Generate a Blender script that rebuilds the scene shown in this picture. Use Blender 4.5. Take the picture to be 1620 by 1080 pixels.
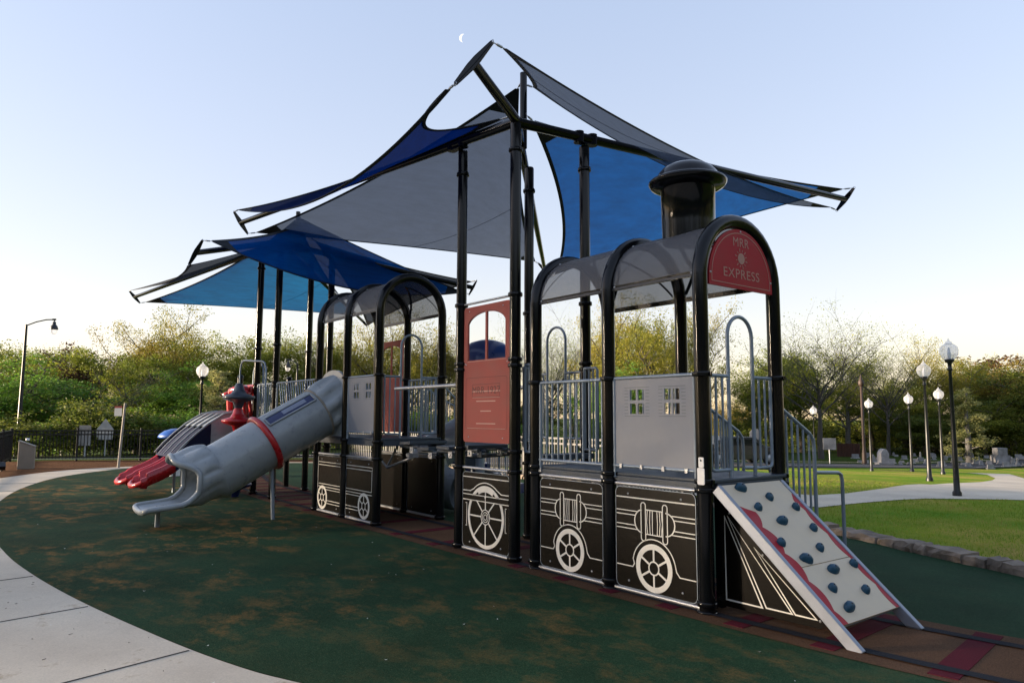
import bpy, math, random
import numpy as np
from mathutils import Vector, Matrix, Quaternion
random.seed(7); np.random.seed(7)
PI = math.pi
R = math.radians
scene = bpy.context.scene
for o in list(bpy.data.objects): bpy.data.objects.remove(o, do_unlink=True)
COL = scene.collection

# ------------------------------------------------------------------ camera
YAW, PITCH, ROLL = 0.9121, 0.1028, 0.0035
CAM = Vector((3.7918, -4.9332, 1.5758))
F = Vector((-math.sin(YAW)*math.cos(PITCH), math.cos(YAW)*math.cos(PITCH), math.sin(PITCH)))
R0 = Vector((math.cos(YAW), math.sin(YAW), 0)); U0 = R0.cross(F)
RR = math.cos(ROLL)*R0 + math.sin(ROLL)*U0
UU = -math.sin(ROLL)*R0 + math.cos(ROLL)*U0
cd = bpy.data.cameras.new('camera'); cam = bpy.data.objects.new('camera', cd); COL.objects.link(cam)
M3 = Matrix((RR, UU, -F)).transposed()
cam.matrix_world = Matrix.Translation(CAM) @ M3.to_4x4()
cd.sensor_fit = 'HORIZONTAL'; cd.sensor_width = 36.0; cd.lens = 1145.45/1620*36
cd.clip_start = 0.05; cd.clip_end = 3000
scene.camera = cam

# ------------------------------------------------------------------ world, sun, exposure
SUN_EL, SUN_AZ = R(7.0), R(234)      # azimuth measured from +X counter-clockwise
w = bpy.data.worlds.new('World'); scene.world = w; w.use_nodes = True
nt = w.node_tree; nt.nodes.clear()
sky = nt.nodes.new('ShaderNodeTexSky'); sky.sky_type = 'NISHITA'; sky.sun_disc = False
sky.sun_elevation = SUN_EL; sky.sun_rotation = PI/2 - SUN_AZ
sky.air_density = 1.0; sky.dust_density = 0.6; sky.ozone_density = 1.6; sky.altitude = 100
bg = nt.nodes.new('ShaderNodeBackground'); bg.inputs[1].default_value = 0.15
wo = nt.nodes.new('ShaderNodeOutputWorld')
gm = nt.nodes.new('ShaderNodeGamma'); gm.inputs[1].default_value = .45
hsv = nt.nodes.new('ShaderNodeHueSaturation'); hsv.inputs['Saturation'].default_value = 1.0; hsv.inputs['Value'].default_value = 1.0
nt.links.new(sky.outputs[0], gm.inputs[0]); nt.links.new(gm.outputs[0], hsv.inputs['Color']); tint = nt.nodes.new('ShaderNodeMix'); tint.data_type = 'RGBA'; tint.blend_type = 'MULTIPLY'; tint.inputs[0].default_value = 1
tcw = nt.nodes.new('ShaderNodeTexCoord'); sxw = nt.nodes.new('ShaderNodeSeparateXYZ'); crw = nt.nodes.new('ShaderNodeValToRGB')
crw.color_ramp.elements[0].position = .02; crw.color_ramp.elements[0].color = (1.16, .985, .90, 1)
crw.color_ramp.elements[1].position = .55; crw.color_ramp.elements[1].color = (1.03, 1.0, 1.14, 1)
e_ = crw.color_ramp.elements.new(.22); e_.color = (1.10, 1.0, 1.06, 1)
nt.links.new(tcw.outputs['Generated'], sxw.inputs[0]); nt.links.new(sxw.outputs[2], crw.inputs[0]); nt.links.new(crw.outputs[0], tint.inputs[7])
nt.links.new(hsv.outputs[0], tint.inputs[6]); nt.links.new(tint.outputs[2], bg.inputs[0]); nt.links.new(bg.outputs[0], wo.inputs[0])
sl = bpy.data.lights.new('sun', 'SUN'); sl.energy = 4.5; sl.angle = R(4); sl.color = (1.0, 0.80, 0.58)
so = bpy.data.objects.new('sun', sl); COL.objects.link(so)
sd = Vector((math.cos(SUN_AZ)*math.cos(SUN_EL), math.sin(SUN_AZ)*math.cos(SUN_EL), math.sin(SUN_EL)))
so.rotation_euler = sd.to_track_quat('Z', 'Y').to_euler(); so.location = (0, 0, 30)
scene.view_settings.view_transform = 'Standard'; scene.view_settings.look = 'None'
scene.view_settings.exposure = 2.08; scene.view_settings.gamma = 1

# ------------------------------------------------------------------ materials
def lk(nt, a, b): nt.links.new(a, b)
MATS = {}
def mat(name, col, rough=.5, metal=0., coat=0., bump=0., bscale=40., var=0., vscale=3., spec=.5, sub=None):
    m = bpy.data.materials.new(name); m.use_nodes = True; n = m.node_tree
    b = n.nodes['Principled BSDF']
    b.inputs['Base Color'].default_value = (*col, 1); b.inputs['Roughness'].default_value = rough
    b.inputs['Metallic'].default_value = metal; b.inputs['Coat Weight'].default_value = coat
    b.inputs['Coat Roughness'].default_value = .1; b.inputs['Specular IOR Level'].default_value = spec
    tc = n.nodes.new('ShaderNodeTexCoord')
    if var > 0:
        nz = n.nodes.new('ShaderNodeTexNoise'); nz.inputs['Scale'].default_value = vscale; nz.inputs['Detail'].default_value = 8
        nz.inputs['Roughness'].default_value = .65
        lk(n, tc.outputs['Object'], nz.inputs['Vector'])
        mr = n.nodes.new('ShaderNodeMapRange'); mr.inputs[1].default_value = .3; mr.inputs[2].default_value = .7
        mr.inputs[3].default_value = 1-var; mr.inputs[4].default_value = 1+var
        lk(n, nz.outputs[0], mr.inputs[0])
        hs = n.nodes.new('ShaderNodeHueSaturation'); hs.inputs['Color'].default_value = (*col, 1)
        lk(n, mr.outputs[0], hs.inputs['Value']); lk(n, hs.outputs[0], b.inputs['Base Color'])
        r2 = n.nodes.new('ShaderNodeMapRange'); r2.inputs[1].default_value = .3; r2.inputs[2].default_value = .7
        r2.inputs[3].default_value = rough*.8; r2.inputs[4].default_value = min(1, rough*1.25)
        lk(n, nz.outputs[0], r2.inputs[0]); lk(n, r2.outputs[0], b.inputs['Roughness'])
    if bump > 0:
        n2 = n.nodes.new('ShaderNodeTexNoise'); n2.inputs['Scale'].default_value = bscale; n2.inputs['Detail'].default_value = 4
        lk(n, tc.outputs['Object'], n2.inputs['Vector'])
        bp = n.nodes.new('ShaderNodeBump'); bp.inputs['Strength'].default_value = bump; bp.inputs['Distance'].default_value = .01
        lk(n, n2.outputs[0], bp.inputs['Height']); lk(n, bp.outputs[0], b.inputs['Normal'])
    MATS[name] = m
    return m
black = mat('black_powder_coat', (.004, .0045, .006), .15, 0, .0, .0, 60, .1, 2, .30)
steel = mat('grey_painted_steel', (.23, .28, .34), .38, .25, 0, 0, 40, .12, 5)
galv = mat('bright_steel', (.42, .43, .45), .45, .6, 0, 0, 40, .12, 9)
deckm = mat('dark_coated_deck', (.040, .055, .075), .5, 0, 0, .3, 90, .2, 6)
graypl = mat('grey_panel_plastic', (.245, .255, .285), .5, 0, 0, .08, 200, .06, 4)
hdpe = mat('black_panel_plastic', (.006, .0045, .0035), .26, 0, 0, .0, 150, .0, 6, .22)
artw = mat('cream_engraving', (.78, .75, .68), .5, 0, 0, 0, 40, .07, 9)
redpl = mat('brick_red_plastic', (.37, .085, .066), .6, 0, 0, .08, 160, .08, 5, .25)
reddk = mat('brick_red_groove', (.13, .025, .02), .6)
redlt = mat('pale_red_groove', (.55, .32, .26), .55)
signred = mat('sign_red_plastic', (.36, .012, .022), .5, 0, 0, .05, 160, .1, 4, .25)
signlt = mat('sign_beige_cut', (.40, .19, .15), .5)
slideg = mat('grey_slide_plastic', (.29, .32, .34), .30, 0, .25, .04, 30, .10, 7)
slidered = mat('red_slide_plastic', (.42, .010, .016), .28, 0, .25, .03, 30, .12, 5)
navy = mat('navy_plastic', (.010, .022, .10), .3, 0, .2, .03, 30, .15, 5)
podgray = mat('slate_pod_plastic', (.045, .060, .085), .35, 0, .2, 0, 30, .15, 8)
navym = mat('matt_navy_plastic', (.006, .010, .036), .6, 0, 0, 0, 30, .15, 5, .2)
cream = mat('cream_climbing_panel', (.60, .50, .36), .5, 0, 0, .08, 120, .06, 5)
holdm = mat('blue_climbing_hold', (.008, .060, .110), .45, 0, 0, .35, 60, .2, 14)
alum = mat('silver_rail', (.25, .275, .33), .42, .4, 0, 0, 30, .08, 8)
concm = None
whitep = mat('white_plastic', (.72, .72, .72), .4, 0, 0, 0, 30, .05, 8)
bluecap = mat('blue_cap_plastic', (.010, .075, .33), .35, 0, .2, 0, 30, .1, 5)
fencem = mat('black_fence_paint', (.006, .008, .010), .4, 0, 0, 0, 30, .1, 5)
bark = mat('bark', (.055, .045, .035), .9, 0, 0, .6, 20, .4, 6)
barkg = mat('grey_bark', (.12, .115, .11), .9, 0, 0, .6, 20, .3, 6)
barkd = mat('dark_grey_bark', (.060, .055, .050), .9, 0, 0, .6, 20, .3, 6)
stonem = mat('wall_stone', (.20, .16, .125), .9, 0, 0, 1., 18, .8, 2.6)
gravem = mat('headstone_stone', (.25, .25, .26), .7, 0, 0, .2, 30, .5, 1.5)
taupe = mat('taupe_cabinet_paint', (.25, .22, .18), .55, 0, 0, 0, 30, .1, 4)
signback = mat('sign_back_metal', (.42, .44, .46), .45, .3, 0, 0, 30, .1, 6)
wood = mat('weathered_post', (.30, .27, .24), .8, 0, 0, .3, 30, .3, 10)
carp = mat('dark_car_paint', (.02, .022, .03), .25, 0, .6)
glassd = mat('dark_glass', (.01, .012, .015), .08)
rubber = mat('tyre_rubber', (.015, .015, .015), .8)
whitelite = mat('paper_white', (.75, .74, .70), .8)
rustf = mat('rust_panel', (.07, .03, .02), .8, 0, 0, .2, 20, .3, 5)
bronze = mat('brown_lamp_paint', (.035, .020, .014), .6)

def glass_globe():
    m = bpy.data.materials.new('prismatic_globe_glass'); m.use_nodes = True; n = m.node_tree
    b = n.nodes['Principled BSDF']; b.inputs['Base Color'].default_value = (.85, .87, .9, 1); b.inputs['Roughness'].default_value = .25
    t = n.nodes.new('ShaderNodeBsdfTranslucent'); t.inputs[0].default_value = (.95, .96, 1, 1)
    tr = n.nodes.new('ShaderNodeBsdfTransparent'); tr.inputs[0].default_value = (.95, .96, 1, 1)
    m1 = n.nodes.new('ShaderNodeMixShader'); m1.inputs[0].default_value = .5
    m2 = n.nodes.new('ShaderNodeMixShader')
    wv = n.nodes.new('ShaderNodeTexWave'); wv.inputs['Scale'].default_value = 14; wv.bands_direction = 'Z'
    tc = n.nodes.new('ShaderNodeTexCoord'); lk(n, tc.outputs['Object'], wv.inputs['Vector'])
    mr = n.nodes.new('ShaderNodeMapRange'); mr.inputs[3].default_value = .45; mr.inputs[4].default_value = .8
    lk(n, wv.outputs[1], mr.inputs[0]); lk(n, mr.outputs[0], m2.inputs[0])
    lk(n, b.outputs[0], m1.inputs[1]); lk(n, t.outputs[0], m1.inputs[2])
    lk(n, m1.outputs[0], m2.inputs[1]); lk(n, tr.outputs[0], m2.inputs[2])
    lk(n, m2.outputs[0], n.nodes['Material Output'].inputs[0]); return m
globem = glass_globe()

def perf(name, col, holes, rough=.5):
    """perforated sheet: fine holes let part of the light straight through"""
    m = bpy.data.materials.new(name); m.use_nodes = True; n = m.node_tree
    b = n.nodes['Principled BSDF']; b.inputs['Base Color'].default_value = (*col, 1); b.inputs['Roughness'].default_value = rough
    b.inputs['Metallic'].default_value = .0; b.inputs['Specular IOR Level'].default_value = .3
    tc = n.nodes.new('ShaderNodeTexCoord')
    nz = n.nodes.new('ShaderNodeTexNoise'); nz.inputs['Scale'].default_value = 2; nz.inputs['Detail'].default_value = 3
    lk(n, tc.outputs['Object'], nz.inputs['Vector'])
    mr = n.nodes.new('ShaderNodeMapRange'); mr.inputs[3].default_value = holes-.02; mr.inputs[4].default_value = holes+.02
    lk(n, nz.outputs[0], mr.inputs[0])
    tr = n.nodes.new('ShaderNodeBsdfTransparent'); mx = n.nodes.new('ShaderNodeMixShader')
    lk(n, mr.outputs[0], mx.inputs[0]); lk(n, b.outputs[0], mx.inputs[1]); lk(n, tr.outputs[0], mx.inputs[2])
    lk(n, mx.outputs[0], n.nodes['Material Output'].inputs[0]); return m
roofm = perf('perforated_roof_sheet', (.13, .13, .14), .44)

def fabric(name, col, tcol, tr=.12):
    m = bpy.data.materials.new(name); m.use_nodes = True; n = m.node_tree
    b = n.nodes['Principled BSDF']; b.inputs['Roughness'].default_value = .9; b.inputs['Specular IOR Level'].default_value = .04
    tc = n.nodes.new('ShaderNodeTexCoord')
    mp = n.nodes.new('ShaderNodeMapping'); mp.inputs['Scale'].default_value = (1.2, 1.2, 26); mp.inputs['Rotation'].default_value = (.05, .1, .3)
    lk(n, tc.outputs['Object'], mp.inputs['Vector'])
    nz = n.nodes.new('ShaderNodeTexNoise'); nz.inputs['Scale'].default_value = 1.6; nz.inputs['Detail'].default_value = 6; nz.inputs['Roughness'].default_value = .7
    lk(n, mp.outputs[0], nz.inputs['Vector'])
    mr = n.nodes.new('ShaderNodeMapRange'); mr.inputs[1].default_value = .3; mr.inputs[2].default_value = .7
    mr.inputs[3].default_value = .78; mr.inputs[4].default_value = 1.2
    lk(n, nz.outputs[0], mr.inputs[0])
    h1 = n.nodes.new('ShaderNodeHueSaturation'); h1.inputs['Color'].default_value = (*col, 1); lk(n, mr.outputs[0], h1.inputs['Value'])
    h2 = n.nodes.new('ShaderNodeHueSaturation'); h2.inputs['Color'].default_value = (*tcol, 1); lk(n, mr.outputs[0], h2.inputs['Value'])
    lk(n, h1.outputs[0], b.inputs['Base Color'])
    t = n.nodes.new('ShaderNodeBsdfTranslucent'); lk(n, h2.outputs[0], t.inputs[0])
    m1 = n.nodes.new('ShaderNodeMixShader'); m1.inputs[0].default_value = .55
    lk(n, b.outputs[0], m1.inputs[1]); lk(n, t.outputs[0], m1.inputs[2])
    tp = n.nodes.new('ShaderNodeBsdfTransparent'); m2 = n.nodes.new('ShaderNodeMixShader')
    m2.inputs[0].default_value = tr; lk(n, m1.outputs[0], m2.inputs[1]); lk(n, tp.outputs[0], m2.inputs[2])
    lk(n, m2.outputs[0], n.nodes['Material Output'].inputs[0]); return m
sailblue = fabric('royal_blue_shade_cloth', (.001, .07, .22), (.0005, .18, .50), .03)
sailnavy = fabric('deep_blue_shade_cloth', (.001, .012, .085), (.0005, .022, .15), .015)
sailgray = fabric('slate_grey_shade_cloth', (.06, .070, .095), (.075, .092, .13), .10)
sailchar = fabric('charcoal_shade_cloth', (.02, .026, .034), (.018, .024, .034), .05)
sailroyal = fabric('royal_blue_shade_cloth_deep', (.0008, .042, .22), (.0004, .085, .50), .02)
sailteal = fabric('azure_shade_cloth', (.001, .055, .15), (.0005, .125, .29), .03)
webbing = mat('dark_webbing', (.008, .013, .022), .8)

def leafmat(name, c1, c2, c3):
    m = bpy.data.materials.new(name); m.use_nodes = True; n = m.node_tree
    b = n.nodes['Principled BSDF']; b.inputs['Roughness'].default_value = .6; b.inputs['Specular IOR Level'].default_value = .25
    g = n.nodes.new('ShaderNodeNewGeometry'); cr = n.nodes.new('ShaderNodeValToRGB')
    oi = n.nodes.new('ShaderNodeObjectInfo'); tc = n.nodes.new('ShaderNodeTexCoord')
    nz = n.nodes.new('ShaderNodeTexNoise'); nz.inputs['Scale'].default_value = .9; nz.inputs['Detail'].default_value = 2
    lk(n, tc.outputs['Object'], nz.inputs['Vector'])
    ad = n.nodes.new('ShaderNodeMath'); ad.operation = 'MULTIPLY_ADD'; ad.inputs[1].default_value = .45
    lk(n, g.outputs['Random Per Island'], ad.inputs[0])
    a3 = n.nodes.new('ShaderNodeMath'); a3.operation = 'MULTIPLY_ADD'; a3.inputs[1].default_value = 1.7; a3.inputs[2].default_value = -.58
    lk(n, nz.outputs[0], a3.inputs[0]); lk(n, a3.outputs[0], ad.inputs[2])
    a2 = n.nodes.new('ShaderNodeMath'); a2.operation = 'MULTIPLY_ADD'; a2.inputs[1].default_value = .3
    lk(n, oi.outputs['Random'], a2.inputs[0]); lk(n, ad.outputs[0], a2.inputs[2]); lk(n, a2.outputs[0], cr.inputs[0])
    e = cr.color_ramp.elements; e[0].position = .15; e[0].color = (*c1, 1); e[1].position = .95; e[1].color = (*c3, 1)
    k = e.new(.55); k.color = (*c2, 1)
    t = n.nodes.new('ShaderNodeBsdfTranslucent'); mx = n.nodes.new('ShaderNodeMixShader'); mx.inputs[0].default_value = .4
    lk(n, cr.outputs[0], b.inputs['Base Color']); lk(n, cr.outputs[0], t.inputs[0])
    lk(n, b.outputs[0], mx.inputs[1]); lk(n, t.outputs[0], mx.inputs[2]); lk(n, mx.outputs[0], n.nodes['Material Output'].inputs[0])
    return m
L_olive = leafmat('olive_spring_leaves', (.08,.115,.012),(.165,.205,.021),(.28,.28,.042))
L_green = leafmat('bright_green_leaves', (.045,.10,.014),(.09,.20,.022),(.17,.29,.04))
L_dark = leafmat('dark_green_leaves', (.04,.062,.010),(.09,.125,.016),(.17,.18,.03))
L_orange = leafmat('rusty_spring_leaves', (.09,.09,.014),(.19,.155,.024),(.29,.20,.045))
L_pale = leafmat('pale_spring_leaves', (.17,.18,.06),(.26,.27,.09),(.34,.33,.13))
L_yellow = leafmat('yellow_green_leaves', (.11,.13,.014),(.21,.21,.024),(.31,.25,.035))
L_rust = leafmat('pinecone_brown_leaves', (.04,.025,.015),(.10,.055,.03),(.15,.08,.04))

# ------------------------------------------------------------------ object helpers
def link(o): COL.objects.link(o); return o
def tag(o, label=None, cat=None, group=None, kind=None):
    if label: o['label'] = label
    if cat: o['category'] = cat
    if group: o['group'] = group
    if kind: o['kind'] = kind
    return o
def thing(name, label, cat, loc=(0, 0, 0), group=None):
    o = link(bpy.data.objects.new(name, None)); o.location = loc; o.empty_display_size = .2
    return tag(o, label, cat, group)
def wloc(o):
    v = Vector((0, 0, 0))
    while o is not None: v += o.location; o = o.parent
    return v
def copy_tree(o, parent=None):
    c = o.copy(); COL.objects.link(c)
    if parent: c.parent = parent
    for ch in o.children: copy_tree(ch, c)
    return c

class MB:
    """collects shapes (world coordinates) and links them as ONE mesh object"""
    def __init__(s): s.v = []; s.f = []; s.m = []; s.sm = []; s.mats = []
    def mi(s, m):
        if m not in s.mats: s.mats.append(m)
        return s.mats.index(m)
    def add(s, vs, fs, m, smooth=False):
        b = len(s.v); k = s.mi(m); s.v += [tuple(v) for v in vs]
        for f in fs: s.f.append([b+i for i in f]); s.m.append(k); s.sm.append(smooth)
        return s
    def box(s, m, c, d, rot=None):
        hx, hy, hz = d[0]/2, d[1]/2, d[2]/2; c = Vector(c)
        vs = [Vector((x, y, z)) for x in (-hx, hx) for y in (-hy, hy) for z in (-hz, hz)]
        if rot is not None: vs = [rot @ v for v in vs]
        vs = [v+c for v in vs]
        return s.add(vs, [(0, 1, 3, 2), (4, 6, 7, 5), (0, 4, 5, 1), (2, 3, 7, 6), (0, 2, 6, 4), (1, 5, 7, 3)], m)
    def bb(s, m, a, b):      # box from two corners
        return s.box(m, [(a[i]+b[i])/2 for i in range(3)], [abs(b[i]-a[i]) for i in range(3)])
    def bar(s, m, p0, p1, wd, th, up=(0, 0, 1)):
        p0, p1 = Vector(p0), Vector(p1); d = (p1-p0); L = d.length; d.normalize(); up = Vector(up)
        sx = d.cross(up)
        if sx.length < 1e-4: sx = d.cross(Vector((0, 1, 0)))
        sx.normalize(); sz = sx.cross(d)
        rot = Matrix((d, sx, sz)).transposed()
        return s.box(m, (p0+p1)/2, (L, wd, th), rot)
    def tube(s, m, pts, r, n=10, closed=False, caps=True):
        pts = [Vector(p) for p in pts]; N = len(pts)
        rs = r if isinstance(r, (list, tuple)) else [r]*N
        tans = []
        for i in range(N):
            if closed: t = pts[(i+1) % N]-pts[i-1]
            else: t = pts[min(i+1, N-1)]-pts[max(i-1, 0)]
            tans.append(t.normalized())
        a = Vector((0, 0, 1)) if abs(tans[0].z) < .9 else Vector((1, 0, 0))
        nrm = (a - tans[0]*a.dot(tans[0])).normalized(); vs = []
        for i in range(N):
            if i: nrm = tans[i-1].rotation_difference(tans[i]) @ nrm
            bn = tans[i].cross(nrm)
            for k in range(n):
                an = 2*PI*k/n; vs.append(pts[i]+rs[i]*(math.cos(an)*nrm+math.sin(an)*bn))
        fs = []
        for i in range(N if closed else N-1):
            j = (i+1) % N
            for k in range(n): fs.append((i*n+k, i*n+(k+1) % n, j*n+(k+1) % n, j*n+k))
        s.add(vs, fs, m, True)
        if caps and not closed:
            s.add(vs[:n], [tuple(reversed(range(n)))], m); s.add(vs[-n:], [tuple(range(n))], m)
        return s
    def lathe(s, m, o, prof, axis=(0, 0, 1), n=24, smooth=True):
        o = Vector(o); ax = Vector(axis).normalized()
        a = Vector((1, 0, 0)) if abs(ax.x) < .9 else Vector((0, 1, 0))
        u = (a-ax*a.dot(ax)).normalized(); v = ax.cross(u); vs = []
        for (r, h) in prof:
            for k in range(n):
                an = 2*PI*k/n; vs.append(o+ax*h+max(r, 1e-4)*(math.cos(an)*u+math.sin(an)*v))
        fs = [(i*n+k, i*n+(k+1) % n, (i+1)*n+(k+1) % n, (i+1)*n+k) for i in range(len(prof)-1) for k in range(n)]
        return s.add(vs, fs, m, smooth)
    def prism(s, m, poly, o, ux, uy, th):
        """2-D polygon in frame (o,ux,uy) extruded th along ux x uy"""
        o, ux, uy = Vector(o), Vector(ux), Vector(uy); nn = ux.cross(uy).normalized(); n = len(poly)
        a = [o+ux*p[0]+uy*p[1] for p in poly]; b = [q+nn*th for q in a]
        s.add(a+b, [tuple(reversed(range(n))), tuple(range(n, 2*n))]+[(i, (i+1) % n, n+(i+1) % n, n+i) for i in range(n)], m)
        return s
    def prismhole(s, m, outer, holes, o, ux, uy, th):
        """polygon with holes"""
        o, ux, uy = Vector(o), Vector(ux), Vector(uy); nn = ux.cross(uy).normalized()
        from mathutils.geometry import tessellate_polygon
        loops = [outer]+holes; flat = [p for l in loops for p in l]
        tris = tessellate_polygon([[Vector((p[0], p[1], 0)) for p in l] for l in loops])
        N = len(flat); a = [o+ux*p[0]+uy*p[1] for p in flat]; b = [q+nn*th for q in a]
        fs = []
        for t in tris:
            p0, p1, p2 = [flat[i] for i in t]
            ar = (p1[0]-p0[0])*(p2[1]-p0[1])-(p1[1]-p0[1])*(p2[0]-p0[0])
            t = tuple(t) if ar > 0 else tuple(reversed(t))
            fs.append(tuple(i+N for i in t)); fs.append(tuple(reversed(t)))
        k = 0
        for l in loops:
            n = len(l); fs += [(k+i, k+(i+1) % n, N+k+(i+1) % n, N+k+i) for i in range(n)]; k += n
        return s.add(a+b, fs, m)
    def ribbon(s, m, pts, wd, o, ux, uy, th=.002, closed=False):
        """flat strip of width wd along 2-D points"""
        P = [Vector((p[0], p[1])) for p in pts]; N = len(P); Lf = []; Rt = []
        for i in range(N):
            if closed: a, b = P[i-1], P[(i+1) % N]
            else: a, b = P[max(i-1, 0)], P[min(i+1, N-1)]
            d1 = (P[i]-a); d2 = (b-P[i])
            if d1.length < 1e-6: d1 = d2
            if d2.length < 1e-6: d2 = d1
            d1 = d1.normalized(); d2 = d2.normalized(); t = (d1+d2)
            if t.length < 1e-3: t = d1
            t = t.normalized(); nr = Vector((-t.y, t.x)); k = 1/max(.5, abs(nr.dot(Vector((-d1.y, d1.x)))))
            Lf.append(P[i]+nr*wd/2*k); Rt.append(P[i]-nr*wd/2*k)
        o, ux, uy = Vector(o), Vector(ux), Vector(uy); nn = ux.cross(uy).normalized()
        f = lambda p, h: o+ux*p[0]+uy*p[1]+nn*h
        vs = [f(p, 0) for p in Lf]+[f(p, 0) for p in Rt]+[f(p, th) for p in Lf]+[f(p, th) for p in Rt]; fs = []
        for i in range(N if closed else N-1):
            j = (i+1) % N
            fs += [(2*N+i, 3*N+i, 3*N+j, 2*N+j), (i, 2*N+i, 2*N+j, j), (N+i, N+j, 3*N+j, 3*N+i), (i, j, N+j, N+i)]
        if not closed: fs += [(0, N, 3*N, 2*N), (N-1, 3*N-1, 4*N-1, 2*N-1)]
        return s.add(vs, fs, m)
    def ring2(s, m, c, r1, r2, o, ux, uy, th=.002, n=36, a0=0, a1=360):
        pts = [(c[0]+(r1+r2)/2*math.cos(R(a0+(a1-a0)*k/n)), c[1]+(r1+r2)/2*math.sin(R(a0+(a1-a0)*k/n))) for k in range(n+1)]
        if a1-a0 >= 360: return s.ribbon(m, pts[:-1], abs(r2-r1), o, ux, uy, th, True)
        return s.ribbon(m, pts, abs(r2-r1), o, ux, uy, th)
    def build(s, name, parent=None, label=None, bevel=0., auto=True):
        me = bpy.data.meshes.new(name); L = wloc(parent) if parent else Vector((0, 0, 0))
        me.from_pydata([(v[0]-L.x, v[1]-L.y, v[2]-L.z) for v in s.v], [], s.f)
        for m in s.mats: me.materials.append(m)
        me.polygons.foreach_set('material_index', s.m); me.polygons.foreach_set('use_smooth', s.sm); me.update()
        o = link(bpy.data.objects.new(name, me)); o.parent = parent
        if bevel:
            bv = o.modifiers.new('bevel', 'BEVEL'); bv.width = bevel; bv.segments = 2; bv.limit_method = 'ANGLE'; bv.angle_limit = R(50)
        if label: o['label'] = label
        return o
def arc(c, r, a0, a1, n=12): return [(c[0]+r*math.cos(R(a0+(a1-a0)*k/n)), c[1]+r*math.sin(R(a0+(a1-a0)*k/n))) for k in range(n+1)]
def rrect(x0, y0, x1, y1, r, n=5, corners=(1, 1, 1, 1)):
    P = []
    for (cx, cy, a, k) in ((x1-r, y0+r, -90, corners[0]), (x1-r, y1-r, 0, corners[1]), (x0+r, y1-r, 90, corners[2]), (x0+r, y0+r, 180, corners[3])):
        if k: P += arc((cx, cy), r, a, a+90, n)
        else: P.append((x1 if cx > (x0+x1)/2 else x0, y0 if cy < (y0+y1)/2 else y1))
    return P

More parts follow.
